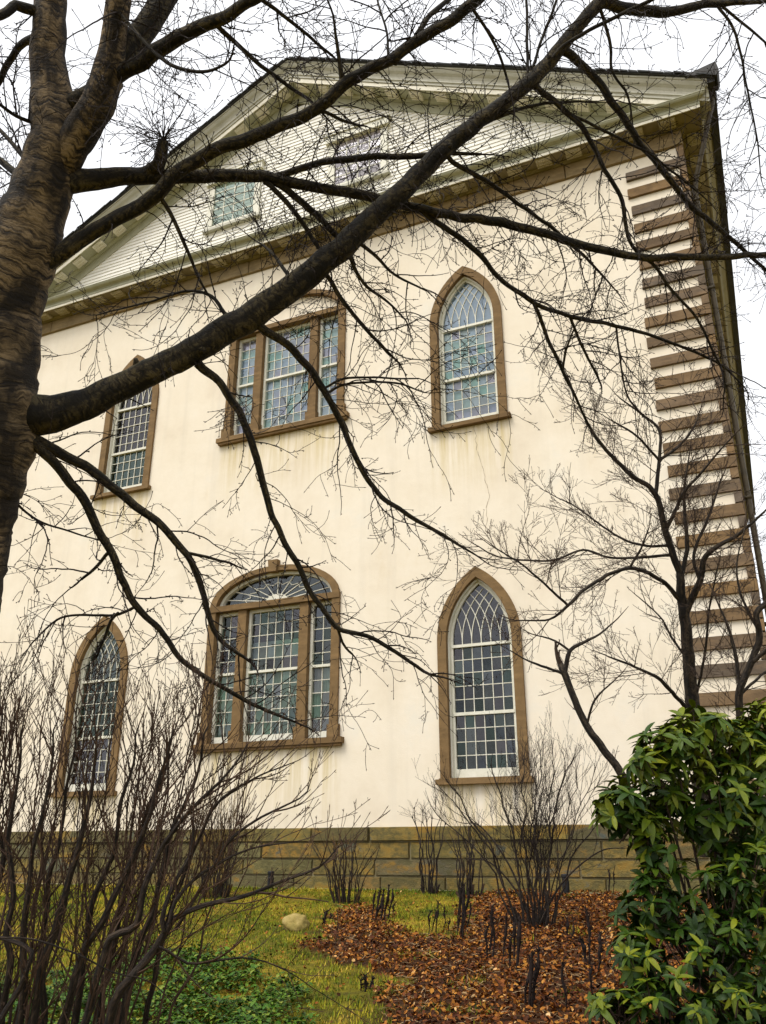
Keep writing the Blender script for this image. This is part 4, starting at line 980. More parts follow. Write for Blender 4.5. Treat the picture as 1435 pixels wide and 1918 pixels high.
STALKS = {'A': [(3.801, -3.441, 0.811, 3.84, -3.421, 1.126, 0.0206), (3.932, -3.614, 0.801, 3.989, -3.594, 1.185, 0.0236), (4.024, -3.689, 0.795, 4.085, -3.669, 1.164, 0.0267), (4.052, -3.619, 0.798, 4.122, -3.599, 1.187, 0.0235), (3.996, -3.355, 0.81, 4.056, -3.335, 1.139, 0.0206), (3.82, -3.317, 0.815, 3.865, -3.297, 1.006, 0.0208), (3.803, -2.804, 0.838, 3.847, -2.784, 0.982, 0.0144)], 'B': [(5.289, -4.404, 0.742, 5.358, -4.384, 1.231, 0.018), (5.373, -4.538, 0.731, 5.454, -4.518, 1.258, 0.0236), (5.371, -4.424, 0.742, 5.457, -4.404, 1.227, 0.0209), (5.317, -4.166, 0.764, 5.39, -4.146, 1.075, 0.0153), (5.473, -4.777, 0.711, 5.533, -4.757, 1.107, 0.0172), (5.22, -4.148, 0.764, 5.285, -4.128, 1.198, 0.0185)], 'C': [(4.953, -4.431, 0.74, 4.987, -4.411, 0.979, 0.0121), (4.918, -4.22, 0.755, 4.972, -4.2, 1.013, 0.0124), (5.006, -4.296, 0.749, 5.044, -4.276, 1.053, 0.0153), (5.007, -4.067, 0.767, 5.035, -4.047, 1.007, 0.0125), (5.13, -4.188, 0.759, 5.129, -4.168, 0.89, 0.0123)], 'D': [(5.423, -7.201, 0.54, 5.43, -7.181, 0.635, 0.0111), (5.466, -7.24, 0.536, 5.485, -7.22, 0.658, 0.0154), (5.444, -7.131, 0.545, 5.47, -7.111, 0.62, 0.0111), (5.452, -7.074, 0.549, 5.473, -7.054, 0.597, 0.009)], 'E': [(3.444, -4.119, 0.785, 3.455, -4.099, 0.925, 0.0165), (3.522, -4.198, 0.781, 3.552, -4.178, 0.956, 0.0196), (3.443, -3.946, 0.795, 3.472, -3.926, 0.891, 0.0134)], 'F': [(6.001, -5.575, 0.639, 6.022, -5.555, 0.943, 0.0181), (6.079, -5.655, 0.633, 6.126, -5.635, 1.122, 0.0205), (5.963, -5.363, 0.659, 5.995, -5.343, 0.972, 0.0212)], 'G': [(6.187, -5.607, 0.639, 6.225, -5.587, 1.037, 0.0179), (6.339, -5.943, 0.609, 6.362, -5.923, 0.888, 0.0171), (6.434, -6.07, 0.599, 6.483, -6.05, 1.053, 0.0288), (6.277, -5.572, 0.644, 6.309, -5.552, 1.008, 0.0205)], 'H': [(6.855, -7.318, 0.506, 6.899, -7.298, 0.843, 0.0181), (6.886, -7.36, 0.503, 6.947, -7.34, 0.893, 0.0219), (6.895, -7.3, 0.508, 6.953, -7.28, 0.903, 0.0181), (6.892, -7.189, 0.516, 6.92, -7.169, 0.774, 0.0143)], 'I': [(7.145, -7.313, 0.514, 7.153, -7.293, 0.825, 0.0138)], 'J': [(6.571, -4.541, 0.738, 6.582, -4.521, 0.961, 0.0169), (6.62, -4.693, 0.726, 6.676, -4.673, 0.941, 0.0111)], 'K': [(7.049, -5.876, 0.632, 7.058, -5.856, 1.119, 0.0167), (7.015, -5.775, 0.64, 6.979, -5.755, 0.848, 0.0242), (7.266, -6.863, 0.557, 7.271, -6.843, 0.767, 0.0125)], 'L': [(7.051, -5.189, 0.681, 7.033, -5.169, 0.861, 0.0206), (7.143, -6.004, 0.623, 7.191, -5.984, 0.833, 0.0164), (6.746, -4.174, 0.753, 6.754, -4.154, 0.987, 0.0173)], 'M': [(6.308, -0.479, 1.017, 6.346, -0.459, 1.379, 0.0198), (6.379, -0.622, 1.007, 6.445, -0.602, 1.411, 0.0117)]}
SPOT = {'boll1': (0.418, -0.32, 1.03, 14.99), 'boll2': (5.674, -0.45, 1.03, 12.9), 'rock': (3.333, -4.564, 0.749, 10.15), 'sA': (0.175, -1.617, 0.924, 13.9), 'sB': (2.707, -1.965, 0.911, 12.65), 'sC': (3.536, -0.639, 1.004, 13.5), 'sD': (4.334, -1.039, 0.976, 12.85), 'sE': (6.042, -3.802, 0.805, 9.8), 'sF': (6.284, -3.581, 0.811, 9.9)}
DENS = {11: 1.9, 13: 1.5, 14: 1.7, 15: 1.4, 17: 1.7, 18: 2.2, 19: 2.2, 20: 2.2, 3: 1.3}
# ------------------------------------------------------------------ bare trees and shrubs
def rvec(r):
    while True:
        v = Vector((r.uniform(-1, 1), r.uniform(-1, 1), r.uniform(-1, 1)))
        if .05 < v.length < 1: return v.normalized()

def perp_dir(t, r, ang):
    """direction leaving axis t at angle ang with a random azimuth"""
    a = t.orthogonal().normalized(); b_ = t.cross(a)
    ph = r.uniform(0, 2*math.pi)
    return (t*math.cos(ang) + (a*math.cos(ph)+b_*math.sin(ph))*math.sin(ang)).normalized()

def twig(mb, p, d, L, r0, lvl, r, st):
    """one twig with spurs, buds and side twigs. st: style dict"""
    n = max(3, int(L/st['seg']))
    pts = [p.copy()]; rr = [r0]
    d = d.copy(); curl = rvec(r)*st['curl']
    for k in range(n):
        d = (d + rvec(r)*st['jit'] + curl/n + Vector((0, 0, st['trop']/n))).normalized()
        p = p + d*(L/n)
        pts.append(p.copy()); rr.append(max(r0*(1-.62*(k+1)/n), st['rmin']))
    mb.tube(pts, rr, 4 if r0 > .004 else 3, cap=False)
    dd = [(pts[k+1]-pts[k]).normalized() for k in range(n)]
    # spurs and buds
    for k in range(1, n+1):
        if r.random() < st['spur']:
            s = perp_dir(dd[min(k, n-1)], r, rad(r.uniform(35, 70)))
            l = r.uniform(.4, 1)*st['spurlen']
            q = pts[k]
            mb.tube([q, q+s*l*.6, q+s*l*.8, q+s*l], [rr[k]*.75, rr[k]*.65, rr[k]*st['bud'], rr[k]*.3], 3, cap=False)
    e = pts[-1]
    mb.tube([e, e+d*.006, e+d*.016], [rr[-1], rr[-1]*st['bud'], rr[-1]*.3], 3, cap=False)
    if lvl > 0 and L > st['seg']*2:
        m = max(1, int(L/st['gap']*r.uniform(.6, 1.3)))
        for _ in range(m):
            k = r.randint(max(1, n//5), n-1) if n > 2 else 1
            nd = perp_dir(dd[min(k, n-1)], r, rad(r.uniform(*st['ang'])))
            nd = (nd + Vector((0, 0, st['lift']))).normalized()
            twig(mb, pts[k], nd, L*r.uniform(.28, .62), max(rr[k]*.72, st['rmin']), lvl-1, r, st)

CH = dict(seg=.032, curl=1.0, jit=.17, trop=-.30, rmin=.0017, spur=.42, spurlen=.026, bud=1.8, gap=.12, ang=(28, 62), lift=0.02)
DW = dict(seg=.05, curl=.30, jit=.11, trop=.22, rmin=.0021, spur=.28, spurlen=.035, bud=1.5, gap=.095, ang=(24, 50), lift=.06)
SH = dict(seg=.04, curl=.28, jit=.10, trop=.35, rmin=.0014, spur=.28, spurlen=.018, bud=1.7, gap=.11, ang=(18, 42), lift=.18)

def clothe(mb, pts, rr, r, st, every, rmax, lens, lvl, start=.08, r_tw=.0032):
    """side twigs along a limb wherever it is thinner than rmax"""
    acc = r.uniform(0, every); tot = sum((b_-a).length for a, b_ in zip(pts, pts[1:])); run = 0
    for k in range(1, len(pts)):
        seg = (pts[k]-pts[k-1]); acc += seg.length; run += seg.length
        if run/tot < start or acc < every: continue
        acc = -r.uniform(0, every*.6) if rr[k] < rmax else -every*2.2
        t = seg.normalized()
        nd = perp_dir(t, r, rad(r.uniform(*st['ang'])+8))
        nd = (nd + Vector((0, 0, st['lift']))).normalized()
        L = r.uniform(*lens)*(1.0 if rr[k] < rmax else .6)
        twig(mb, pts[k]+nd*rr[k]*.7, nd, L, min(r_tw*r.uniform(.75, 1.25), rr[k]*.8), lvl, r, st)
    # the tip carries on as a twig
    twig(mb, pts[-1], (pts[-1]-pts[-2]).normalized(), lens[0], max(st['rmin'], rr[-1]), lvl, r, st)

def limb_sides(r): return 22 if r > .1 else 16 if r > .05 else 12 if r > .02 else 8 if r > .008 else 6

def bare_tree(name, label, data, st, barkm, twigm, seed, every, rmax, lens, lvl, r_tw, wob=.06, step=.03, skiptwig=(0,), cat='tree', group=None, dens=None, limbm=None, crook=0.0, rscale=1.0):
    p0 = data[0][0]
    root = thing(name, label, cat, (p0[0], p0[1], ground_z(p0[0], p0[1])), group)
    tw = MB(); r = random.Random(seed)
    for bi, pl in enumerate(data):
        pts, rr = spline(pl, step)
        rr = [q*rscale for q in rr]
        # small natural crookedness on thin limbs
        for k in range(1, len(pts)-1):
            a = min(.011, .6*rr[k])
            if crook: pts[k] = pts[k] + Vector((noise.noise(pts[k]*4+Vector((bi, 0, 0))), noise.noise(pts[k]*4+Vector((3, bi, 0))), 0))*crook
            pts[k] = pts[k] + Vector((noise.noise(pts[k]*9), noise.noise(pts[k]*9+Vector((7, 0, 0))), noise.noise(pts[k]*9+Vector((0, 9, 0)))))*a
        mb = MB()
        mb.tube(pts, rr, limb_sides(max(rr)), wob=wob if max(rr) > .012 else wob*.6, seed=bi*3.1, uv=True)
        # knobs and pruning scars
        if max(rr) > .02 and bi:
            for _ in range(int(len(pts)*.05)):
                k = r.randint(2, len(pts)-2)
                t = (pts[k+1]-pts[k]).normalized(); s = perp_dir(t, r, rad(r.uniform(50, 80)))
                a = rr[k]*r.uniform(.25, .4); q = pts[k]+s*rr[k]*.6
                mb.tube([q, q+s*rr[k]*.45, q+s*rr[k]*r.uniform(.6, .9)], [a*1.3, a, a*.5], 7, wob=.2, seed=k, uv=True)
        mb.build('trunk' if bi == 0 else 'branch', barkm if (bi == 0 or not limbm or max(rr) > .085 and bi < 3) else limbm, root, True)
        if bi in skiptwig: continue
        e = every*(dens.get(bi, 1) if dens else 1)
        clothe(tw, pts, rr, r, st, e, rmax, lens, lvl, r_tw=r_tw)
    return root, tw

# --- the old cherry in the foreground
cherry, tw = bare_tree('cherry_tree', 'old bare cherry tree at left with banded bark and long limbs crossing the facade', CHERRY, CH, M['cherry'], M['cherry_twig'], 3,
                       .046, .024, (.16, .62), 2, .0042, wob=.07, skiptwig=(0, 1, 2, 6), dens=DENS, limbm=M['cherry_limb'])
r = random.Random(77)
# burst of water sprouts from the pruned stub
sp = Vector(CHERRY[6][-1][:3])
for k in range(34):
    d = (rvec(r) + Vector((0.15, 0, .55))).normalized()
    twig(tw, sp-d*.01, d, r.uniform(.12, .42), .0034, 1, r, dict(CH, trop=-.35, curl=.4))
for pt in ((20, .4),):
    pass
# sprouts along the upper side of the great limb and of the long boughs
for bi, cnt in ((10, 70), (4, 60), (5, 90), (3, 24), (1, 14), (2, 8), (0, 14)):
    pts, rr = spline(CHERRY[bi], .03)
    for _ in range(cnt):
        k = r.randint(int(len(pts)*.25), len(pts)-2)
        t = (pts[k+1]-pts[k]).normalized(); d = perp_dir(t, r, rad(r.uniform(45, 85)))
        twig(tw, pts[k]+d*rr[k]*.8, d, r.uniform(.14, .55), .0028, 2, r, CH)
o = tw.build('twigs', M['cherry_twig'], cherry); o['kind'] = 'stuff'

# --- small ornamental tree by the right corner, its neighbour, and the pruned one
t1, tw = bare_tree('ornamental_tree', 'small bare multi-stemmed tree with fine twigs before the right quoins', DOGWOOD, DW, M['grey_bark'], M['grey_twig'], 21,
                   .060, .05, (.25, .68), 3, .0046, wob=.05, step=.05, skiptwig=())
o = tw.build('twigs', M['grey_twig'], t1); o['kind'] = 'stuff'
t2, tw = bare_tree('ornamental_tree', 'forked bare small tree at the right edge rising behind the rhododendron', SIDE_TREE, DW, M['grey_bark'], M['grey_twig'], 22,
                   .08, .05, (.25, .6), 3, .0046, wob=.05, step=.05, skiptwig=())
o = tw.build('twigs', M['grey_twig'], t2); o['kind'] = 'stuff'
t3, tw = bare_tree('ornamental_tree', 'leaning dark small tree with sawn-off top beside the rhododendron', PRUNED_TREE, DW, M['grey_bark'], M['grey_twig'], 23,
                   .08, .012, (.2, .5), 3, .0040, wob=.05, step=.05, skiptwig=())
o = tw.build('twigs', M['grey_twig'], t3); o['kind'] = 'stuff'

# --- big twiggy shrub in the left foreground
fs, tw = bare_tree('bare_shrub', 'large reddish-brown leafless shrub filling the lower left foreground', SHRUB, SH, M['shrub_bark'], M['shrub_twig'], 31,
                   .046, .024, (.16, .46), 2, .0042, wob=.08, step=.04, skiptwig=(8, 16), cat='shrub', crook=.03, rscale=.74)
r = random.Random(5)
base = Vector(SHRUB[0][0][:3])
for k in range(36):                    # the crowd of thinner stems behind the traced ones
    a = Vector((-math.cos(.416), -math.sin(.416), 0))
    off = r.uniform(-1.05, .62)
    b0 = base + Vector((math.cos(.416), math.sin(.416), 0))*off*.62 + Vector((-math.sin(.416), math.cos(.416), 0))*r.uniform(.0, .75)
    b0.z = ground_z(b0.x, b0.y)
    h = r.uniform(1.65, 2.2)
    lean = (off+.35)*.42 + r.gauss(0, .10)
    tip = b0 + Vector((math.cos(.416)*lean, math.sin(.416)*lean+r.gauss(0, .1), h))
    mid = b0.lerp(tip, .5) + Vector((r.gauss(0, .05), r.gauss(0, .05), 0))
    r0 = r.uniform(.006, .012)
    pl = [(*b0, r0), (*mid, r0*.62), (*tip, .0035)]
    pts, rr = spline(pl, .05)
    for q in range(1, len(pts)): pts[q] = pts[q] + Vector((noise.noise(pts[q]*4+Vector((k, 0, 0))), noise.noise(pts[q]*4+Vector((3, k, 0))), 0))*.045
    tw.tube(pts, rr, 6, wob=.05, seed=k)
    clothe(tw, pts, rr, r, SH, .065, .03, (.14, .48), 2, start=.38, r_tw=.0036)
o = tw.build('twigs', M['shrub_twig'], fs); o['kind'] = 'stuff'

# --- pruned shrubs along the wall
def vase_shrub(name, label, spot, n, h, spread, rad0, seed, twm, st=SH, whisk=False, lvl=1, lens=(.1, .3), every=.10, base_r=.10, arcs=()):
    r = random.Random(seed)
    x, y, z_, _ = spot
    root = thing(name, label, 'shrub', (x, y, z_))
    tw = MB()
    for k in range(n):
        a = r.uniform(0, 2*math.pi); q = math.sqrt(r.random())
        b0 = Vector((x+math.cos(a)*base_r*q, y+math.sin(a)*base_r*q*.7, z_-.06))
        hh = h*r.uniform(.72, 1.08)*(1-.12*q)
        out = spread*q*r.uniform(.7, 1.15)
        tip = Vector((x+math.cos(a)*out, y+math.sin(a)*out*.7, z_+hh))
        mid = b0.lerp(tip, .5); mid.z += .06*h; mid += Vector((-math.cos(a)*out*.10, 0, 0))
        r0 = rad0*r.uniform(.6, 1.3)
        mid += Vector((r.gauss(0, .05), r.gauss(0, .03), 0))
        pl = [(*b0, r0*1.25), (*b0.lerp(mid, .5), r0), (*mid, r0*.85), (*tip, r0*.5)]
        pts, rr = spline(pl, .05)
        for q_ in range(2, len(pts)):
            f_ = min(1, q_/8); pts[q_] = pts[q_] + Vector((noise.noise(pts[q_]*3.2+Vector((k*5, 0, 0))), noise.noise(pts[q_]*3.2+Vector((3, k*5, 0))), 0))*.075*f_ + Vector((noise.noise(pts[q_]*11+Vector((k*5, 0, 0))), 0, 0))*.014*f_
        mb = MB(); mb.tube(pts, rr, 7, wob=.09, seed=k, uv=True); mb.build('stem', M['shrub_bark'], root, True)
        if whisk:
            t = (pts[-1]-pts[-2]).normalized(); e = pts[-1]
            tw.tube([e-t*.02, e, e+t*.015], [r0*.6, r0*1.15, r0*.5], 6)
            for _ in range(r.randint(4, 7)):
                d = perp_dir(t, r, rad(r.uniform(20, 75))); twig(tw, e, (d+Vector((0, 0, .25))).normalized(), r.uniform(.10, .22), .0026, 1, r, SH)
        else:
            clothe(tw, pts, rr, r, st, every, .05, lens, lvl, start=.3, r_tw=.0036)
    for dx, dy, hh in arcs:            # stems that arch right over
        pl = [(x, y, z_-.05, rad0*1.2), (x+dx*.3, y+dy*.3, z_+hh*.55, rad0), (x+dx*.7, y+dy*.7, z_+hh*.95, rad0*.7), (x+dx, y+dy, z_+hh, rad0*.4)]
        pts, rr = spline(pl, .05)
        mb = MB(); mb.tube(pts, rr, 7, wob=.08, seed=dx, uv=True); mb.build('stem', M['shrub_bark'], root, True)
        clothe(tw, pts, rr, r, st, .2, .05, lens, lvl, start=.5, r_tw=.0036)
    # a burl of old cut stumps at the foot
    for k in range(max(4, n//3)):
        a = r.uniform(0, 6.28); b0 = Vector((x+math.cos(a)*base_r*.7, y+math.sin(a)*base_r*.5, z_-.05))
        e = b0+Vector((math.cos(a)*.09, math.sin(a)*.06, r.uniform(.12, .26)))
        tw.tube([b0, b0.lerp(e, .6), e], [rad0*1.9, rad0*1.5, rad0*1.2], 7, wob=.12, seed=k)
    o = tw.build('twigs', twm, root); o['kind'] = 'stuff'
    return root
vase_shrub('bare_shrub', 'dense upright ochre-stemmed shrub against the stone base below the three-light window', SPOT['sA'], 44, 1.6, .55, .008, 41, M['ochre_twig'], lvl=2, lens=(.12, .36), every=.10, base_r=.26)
vase_shrub('bare_shrub', 'low fan-shaped cut shrub behind the boulder', SPOT['sB'], 30, 1.0, .66, .008, 42, M['ochre_twig'], lvl=1, lens=(.06, .2), every=.12, base_r=.20)
vase_shrub('bare_shrub', 'slim shrub of a few straight pollarded stems topped with whiskers', SPOT['sC'], 10, 1.5, .36, .012, 43, M['cherry_twig'], whisk=True, base_r=.11)
vase_shrub('bare_shrub', 'short scrubby shrub with thick cut base next to the tall vase-shaped shrub', SPOT['sD'], 14, 1.10, .40, .012, 44, M['shrub_twig'], lvl=1, lens=(.08, .25), every=.14, base_r=.20)
vase_shrub('bare_shrub', 'tall vase-shaped leafless shrub rising in front of the lower right window', SPOT['sE'], 24, 1.9, 1.1, .0115, 45, M['cherry_twig'], lvl=2, lens=(.22, .62), every=.085, base_r=.21, arcs=((1.1, .25, .85), (-.75, .1, .72), (-.95, .3, 1.15)))

# ------------------------------------------------------------------ rhododendron
def m_leaf(name, stops, rough=.46, spec=.20, trans=.12, use_attr=True):
    m, nt, b = mat(name, rough, spec)
    if use_attr:
        a = nt.nodes.new('ShaderNodeAttribute'); a.attribute_name = 'rnd'; f = a.outputs['Fac']
    else: f = orand(nt)
    c = ramp(nt, f, stops)
    c = mixc(nt, math_(nt, 'MULTIPLY', tex(nt, wpos(nt), 30, 3), .35), c, tuple(.6*x for x in stops[0][1]))
    nt.links.new(c, b.inputs['Base Color'])
    bump(nt, b, tex(nt, wpos(nt), 90, 2), .003, .5)
    return m
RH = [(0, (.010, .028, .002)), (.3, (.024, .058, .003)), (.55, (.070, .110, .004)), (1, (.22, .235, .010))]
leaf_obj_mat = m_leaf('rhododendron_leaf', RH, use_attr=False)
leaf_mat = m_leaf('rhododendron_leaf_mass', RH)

def leaf_shape(L, wd, droop, fold, nseg=5):
    v = []; f = []
    for k in range(nseg+1):
        t = k/nseg
        w = wd*math.sin(math.pi*min(1, t*.92+.06))**.75 if k < nseg else .0
        y = L*t; z_ = -droop*L*t*t
        if k == nseg: w = wd*.03
        v += [(-w, y, z_+fold*w), (0, y, z_), (w, y, z_+fold*w)]
    for k in range(nseg):
        a = 3*k
        f += [(a, a+1, a+4, a+3), (a+1, a+2, a+5, a+4)]
    return np.array(v), np.array(f)
shapes = [leaf_shape(.135, .024, d, fo) for d, fo in ((.25, .35), (.5, .25), (.12, .45), (.7, .3))]
leaf_mes = []
for v, f in shapes:
    me = bpy.data.meshes.new('leaf'); me.from_pydata([tuple(p) for p in v], [], [tuple(q) for q in f]); me.materials.append(leaf_obj_mat)
    me.polygons.foreach_set('use_smooth', [True]*len(me.polygons)); me.update(); leaf_mes.append(me)
gz = ground_z(8.3, -7.7)
rho = thing('rhododendron', 'glossy dark green rhododendron bush at the lower right', 'shrub', (8.3, -7.7, gz))
r = random.Random(8)
leaves = []
branchmb = MB()
camv = Vector((8.83, -14.46, 1.6))
root_pt = Vector((8.3, -7.6, ground_z(8.3, -7.6)))
for bx_, by_, bz_, rx, rz in BLOBS:
    c = Vector((bx_, by_, bz_)); ry = max(.22, (rx+rz)*.5)
    nwh = int(18 + 330*rx*rz)
    bp_, br_ = spline([(*root_pt, .016), (*(root_pt.lerp(c, .5)+Vector((r.gauss(0, .08), .12, r.gauss(0, .06)))), .011), (*c, .006)], .12)
    branchmb.tube(bp_, br_, 6, wob=.05)
    for k in range(nwh):
        n_ = rvec(r)
        q = r.uniform(.55, 1.05) + (r.uniform(.1, .45) if r.random() < .14 else 0)
        p = c + Vector((n_.x*rx*q, n_.y*ry*q, n_.z*rz*q))
        if p.z < gz+.03: p.z = gz+.05
        ax = (n_*.75 + Vector((0, 0, .75)) + rvec(r)*.3).normalized()
        b0 = p - ax*r.uniform(.08, .2)
        branchmb.tube([b0, p], [.005, .0035], 4)
        nl = r.randint(6, 10); ph = r.uniform(0, 6.28)
        tone = r.random()*.45 + (.12 if n_.z > .4 else 0) + .35*max(0, min(1, (p.z-1.3)/1.0))  # paler new growth on top; highlights and darkness below put into the tone
        u = ax.orthogonal().normalized(); w = ax.cross(u)
        for j in range(nl):
            a = ph + j*2.4
            tilt = rad(r.uniform(58, 112))
            d = (ax*math.cos(tilt) + (u*math.cos(a)+w*math.sin(a))*math.sin(tilt)).normalized()
            side = d.cross(ax)
            if side.length < 1e-3: side = d.orthogonal()
            side.normalize(); up = side.cross(d)
            mt = Matrix((side, d, up)).transposed()
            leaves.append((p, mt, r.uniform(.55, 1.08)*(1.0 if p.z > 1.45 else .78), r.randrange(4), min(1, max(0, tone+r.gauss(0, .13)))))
# the leaves that show largest become single objects; the rest is one mass
order = sorted(range(len(leaves)), key=lambda i: (leaves[i][0]-camv).length - .35*abs(leaves[i][1].col[2].dot((camv-leaves[i][0]).normalized())) - .25*leaves[i][2])
def in_view(p):
    d = p-camv; F_ = Vector((math.sin(-.416)*math.cos(.382), math.cos(.416)*math.cos(.382), math.sin(.382))); R_ = Vector((math.cos(.416), math.sin(.416), 0)); U_ = R_.cross(F_)
    return d.dot(F_) > 0 and abs(d.dot(R_)/d.dot(F_)) < .45 and abs(d.dot(U_)/d.dot(F_)) < .6
single = [i for i in order if in_view(leaves[i][0])][:300]
ss = set(single)
for i in single:
    p, mt, s, k, tone = leaves[i]
    o = link('leaf', leaf_mes[k], rho); o.rotation_mode = 'QUATERNION'
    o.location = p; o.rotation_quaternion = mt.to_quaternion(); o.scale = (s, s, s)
V, Fc, Rn = [], [], []; off = 0
for i, (p, mt, s, k, tone) in enumerate(leaves):
    if i in ss: continue
    v, f = shapes[k]
    m_ = np.array(mt)
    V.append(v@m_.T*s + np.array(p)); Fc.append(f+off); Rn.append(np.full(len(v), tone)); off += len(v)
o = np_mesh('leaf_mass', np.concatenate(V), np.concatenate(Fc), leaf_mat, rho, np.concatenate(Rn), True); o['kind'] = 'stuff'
branchmb.build('branches', M['grey_twig'], rho)

# ------------------------------------------------------------------ ground cover: moss grass, leaf litter, evergreen carpet
def in_poly(x, y, poly):
    c = False; j = len(poly)-1
    for i in range(len(poly)):
        xi, yi = poly[i]; xj, yj = poly[j]
        if (yi > y) != (yj > y) and x < (xj-xi)*(y-yi)/(yj-yi)+xi: c = not c
        j = i
    return c
nr = np.random.default_rng(3)
def scatter(n, x0, x1, y0, y1, test):
    out = []
    while len(out) < n:
        xs = nr.uniform(x0, x1, n); ys = nr.uniform(y0, y1, n)
        for x, y in zip(xs, ys):
            if test(x, y): out.append((x, y))
            if len(out) >= n: break
    return out
def ragged(poly, amt):
    return lambda x, y: in_poly(x+amt*noise.noise(Vector((x*3, y*3, 1))), y+amt*noise.noise(Vector((x*3, y*3, 5))), poly)
is_lit = ragged(LITTER, .45)
at_ = g.data.attributes.new('bed', 'FLOAT', 'POINT')
at_.data.foreach_set('value', [1.0 if (-10 < q[1] < 0 and is_lit(q[0], q[1])) else 0.0 for q in gv])
is_lit = ragged(LITTER, .45); is_cov = ragged(COVER, .45)
# grass
def is_grass(x, y):
    if is_lit(x, y) and noise.noise(Vector((x*2.2, y*2.2, 3))) < .42: return False
    return noise.noise(Vector((x*1.3, y*1.3, 9))) > -.55 and noise.noise(Vector((x*5, y*5, 31))) > -.42
gp_ = scatter(150000, -4, 9.5, -9.5, -.17, is_grass)
n = len(gp_)
xy = np.array(gp_); zz = np.array([ground_z(x, y) for x, y in gp_])
tuft = np.array([max(0., noise.noise(Vector((x*6, y*6, 8)))+.35*noise.noise(Vector((x*17, y*17, 2)))) for x, y in gp_])
h = nr.uniform(.012, .034, n)*(1+2.2*tuft); a = nr.uniform(0, 2*np.pi, n); lean = nr.uniform(.2, .9, n)
wv = nr.uniform(.003, .006, n)
px_, py_ = np.cos(a), np.sin(a)
b0 = np.stack([xy[:, 0]-py_*wv, xy[:, 1]+px_*wv, zz-.004], 1); b1 = np.stack([xy[:, 0]+py_*wv, xy[:, 1]-px_*wv, zz-.004], 1)
tp = np.stack([xy[:, 0]+px_*h*lean, xy[:, 1]+py_*h*lean, zz+h], 1)
V = np.stack([b0, b1, tp], 1).reshape(-1, 3); Fc = np.arange(3*n).reshape(-1, 3)
patch = np.array([noise.noise(Vector((x*.9, y*.9, 4)))*.55+.42*noise.noise(Vector((x*3.4, y*3.4, 14)))+.30*noise.noise(Vector((x*11, y*11, 24)))+.5 for x, y in gp_])
rn = np.repeat(np.clip(patch+nr.normal(0, .16, n), 0, 1), 3)
grass_mat = m_simple('moss_grass', [(0, (.022, .048, .003)), (.33, (.075, .115, .005)), (.58, (.20, .215, .008)), (.8, (.36, .29, .015)), (1, (.46, .31, .05))], 1, rough=.8, bd=0, attr='rnd')
o = np_mesh('grass', V, Fc, grass_mat, None, rn); tag(o, 'yellow-green mossy lawn sloping up to the stone base', 'grass'); o['kind'] = 'stuff'
# leaf litter: curled oak leaves
def litter_mesh(n, pts, lo, hi, lift):
    V, Fc, Rn = [], [], []
    base = np.array([(-.5, -.5, .22), (0, -.62, 0), (.5, -.42, .18), (-.62, .0, .28), (0, 0, 0.), (.6, .02, .25), (-.4, .5, .15), (0, .75, .10), (.45, .48, .22)])
    fq = np.array([(0, 1, 4, 3), (1, 2, 5, 4), (3, 4, 7, 6), (4, 5, 8, 7)])
    for i, (x, y) in enumerate(pts):
        s = nr.uniform(lo, hi); ax, az_ = nr.normal(0, .55), nr.uniform(0, 6.28); ay = nr.normal(0, .55)
        m_ = np.array(Matrix.Rotation(az_, 3, 'Z') @ Matrix.Rotation(ax, 3, 'X') @ Matrix.Rotation(ay, 3, 'Y'))
        b_ = base*np.array([nr.uniform(.5, .9), 1, nr.uniform(.2, 1.7)])*s
        V.append(b_@m_.T + np.array([x, y, ground_z(x, y)+nr.uniform(.002, lift)])); Fc.append(fq+9*i)
        Rn.append(np.full(9, np.clip(nr.beta(1.6, 2.6)+noise.noise(Vector((x*1.8, y*1.8, 2)))*.22, 0, 1)))
    return np.concatenate(V), np.concatenate(Fc), np.concatenate(Rn)
lit_pts = scatter(24000, 2.5, 9.2, -9.6, -.2, lambda x, y: is_lit(x, y))
V, Fc, Rn = litter_mesh(0, lit_pts, .015, .036, .05)
lit_mat = m_simple('fallen_leaves', [(0, (.022, .006, .003)), (.28, (.10, .026, .004)), (.5, (.235, .078, .009)), (.75, (.38, .165, .022)), (1, (.60, .40, .19))], 1, rough=.75, bd=0, attr='rnd')
o = np_mesh('leaf_litter', V, Fc, lit_mat, None, Rn); tag(o, 'rust-brown fallen leaves covering the planting bed', 'leaf litter'); o['kind'] = 'stuff'
st_pts = scatter(1500, 0, 8, -9, -.3, lambda x, y: not is_lit(x, y))
V, Fc, Rn = litter_mesh(0, st_pts, .015, .032, .03)
o = np_mesh('stray_leaves', V, Fc, lit_mat, None, Rn); tag(o, 'scattered dry leaves lying in the grass', 'leaf litter'); o['kind'] = 'stuff'
# pine straw and twigs in the bed
mb = MB(); r = random.Random(2)
for x, y in scatter(1500, 2.5, 9, -9.6, -.3, is_lit):
    a = r.uniform(0, 6.28); l = r.uniform(.05, .16); z_ = ground_z(x, y)
    p = Vector((x, y, z_+.02)); d = Vector((math.cos(a), math.sin(a), r.uniform(-.1, .35)))
    mb.tube([p, p+d*l*.5+Vector((0, 0, .008)), p+d*l], [.002, .002, .001], 3, cap=False)
o = mb.build('dry_twigs', m_simple('straw', [(.3, (.28, .17, .07)), (.7, (.5, .36, .2))], 9, bd=0)); tag(o, 'pale dry sticks mixed into the fallen leaves', 'twigs'); o['kind'] = 'stuff'
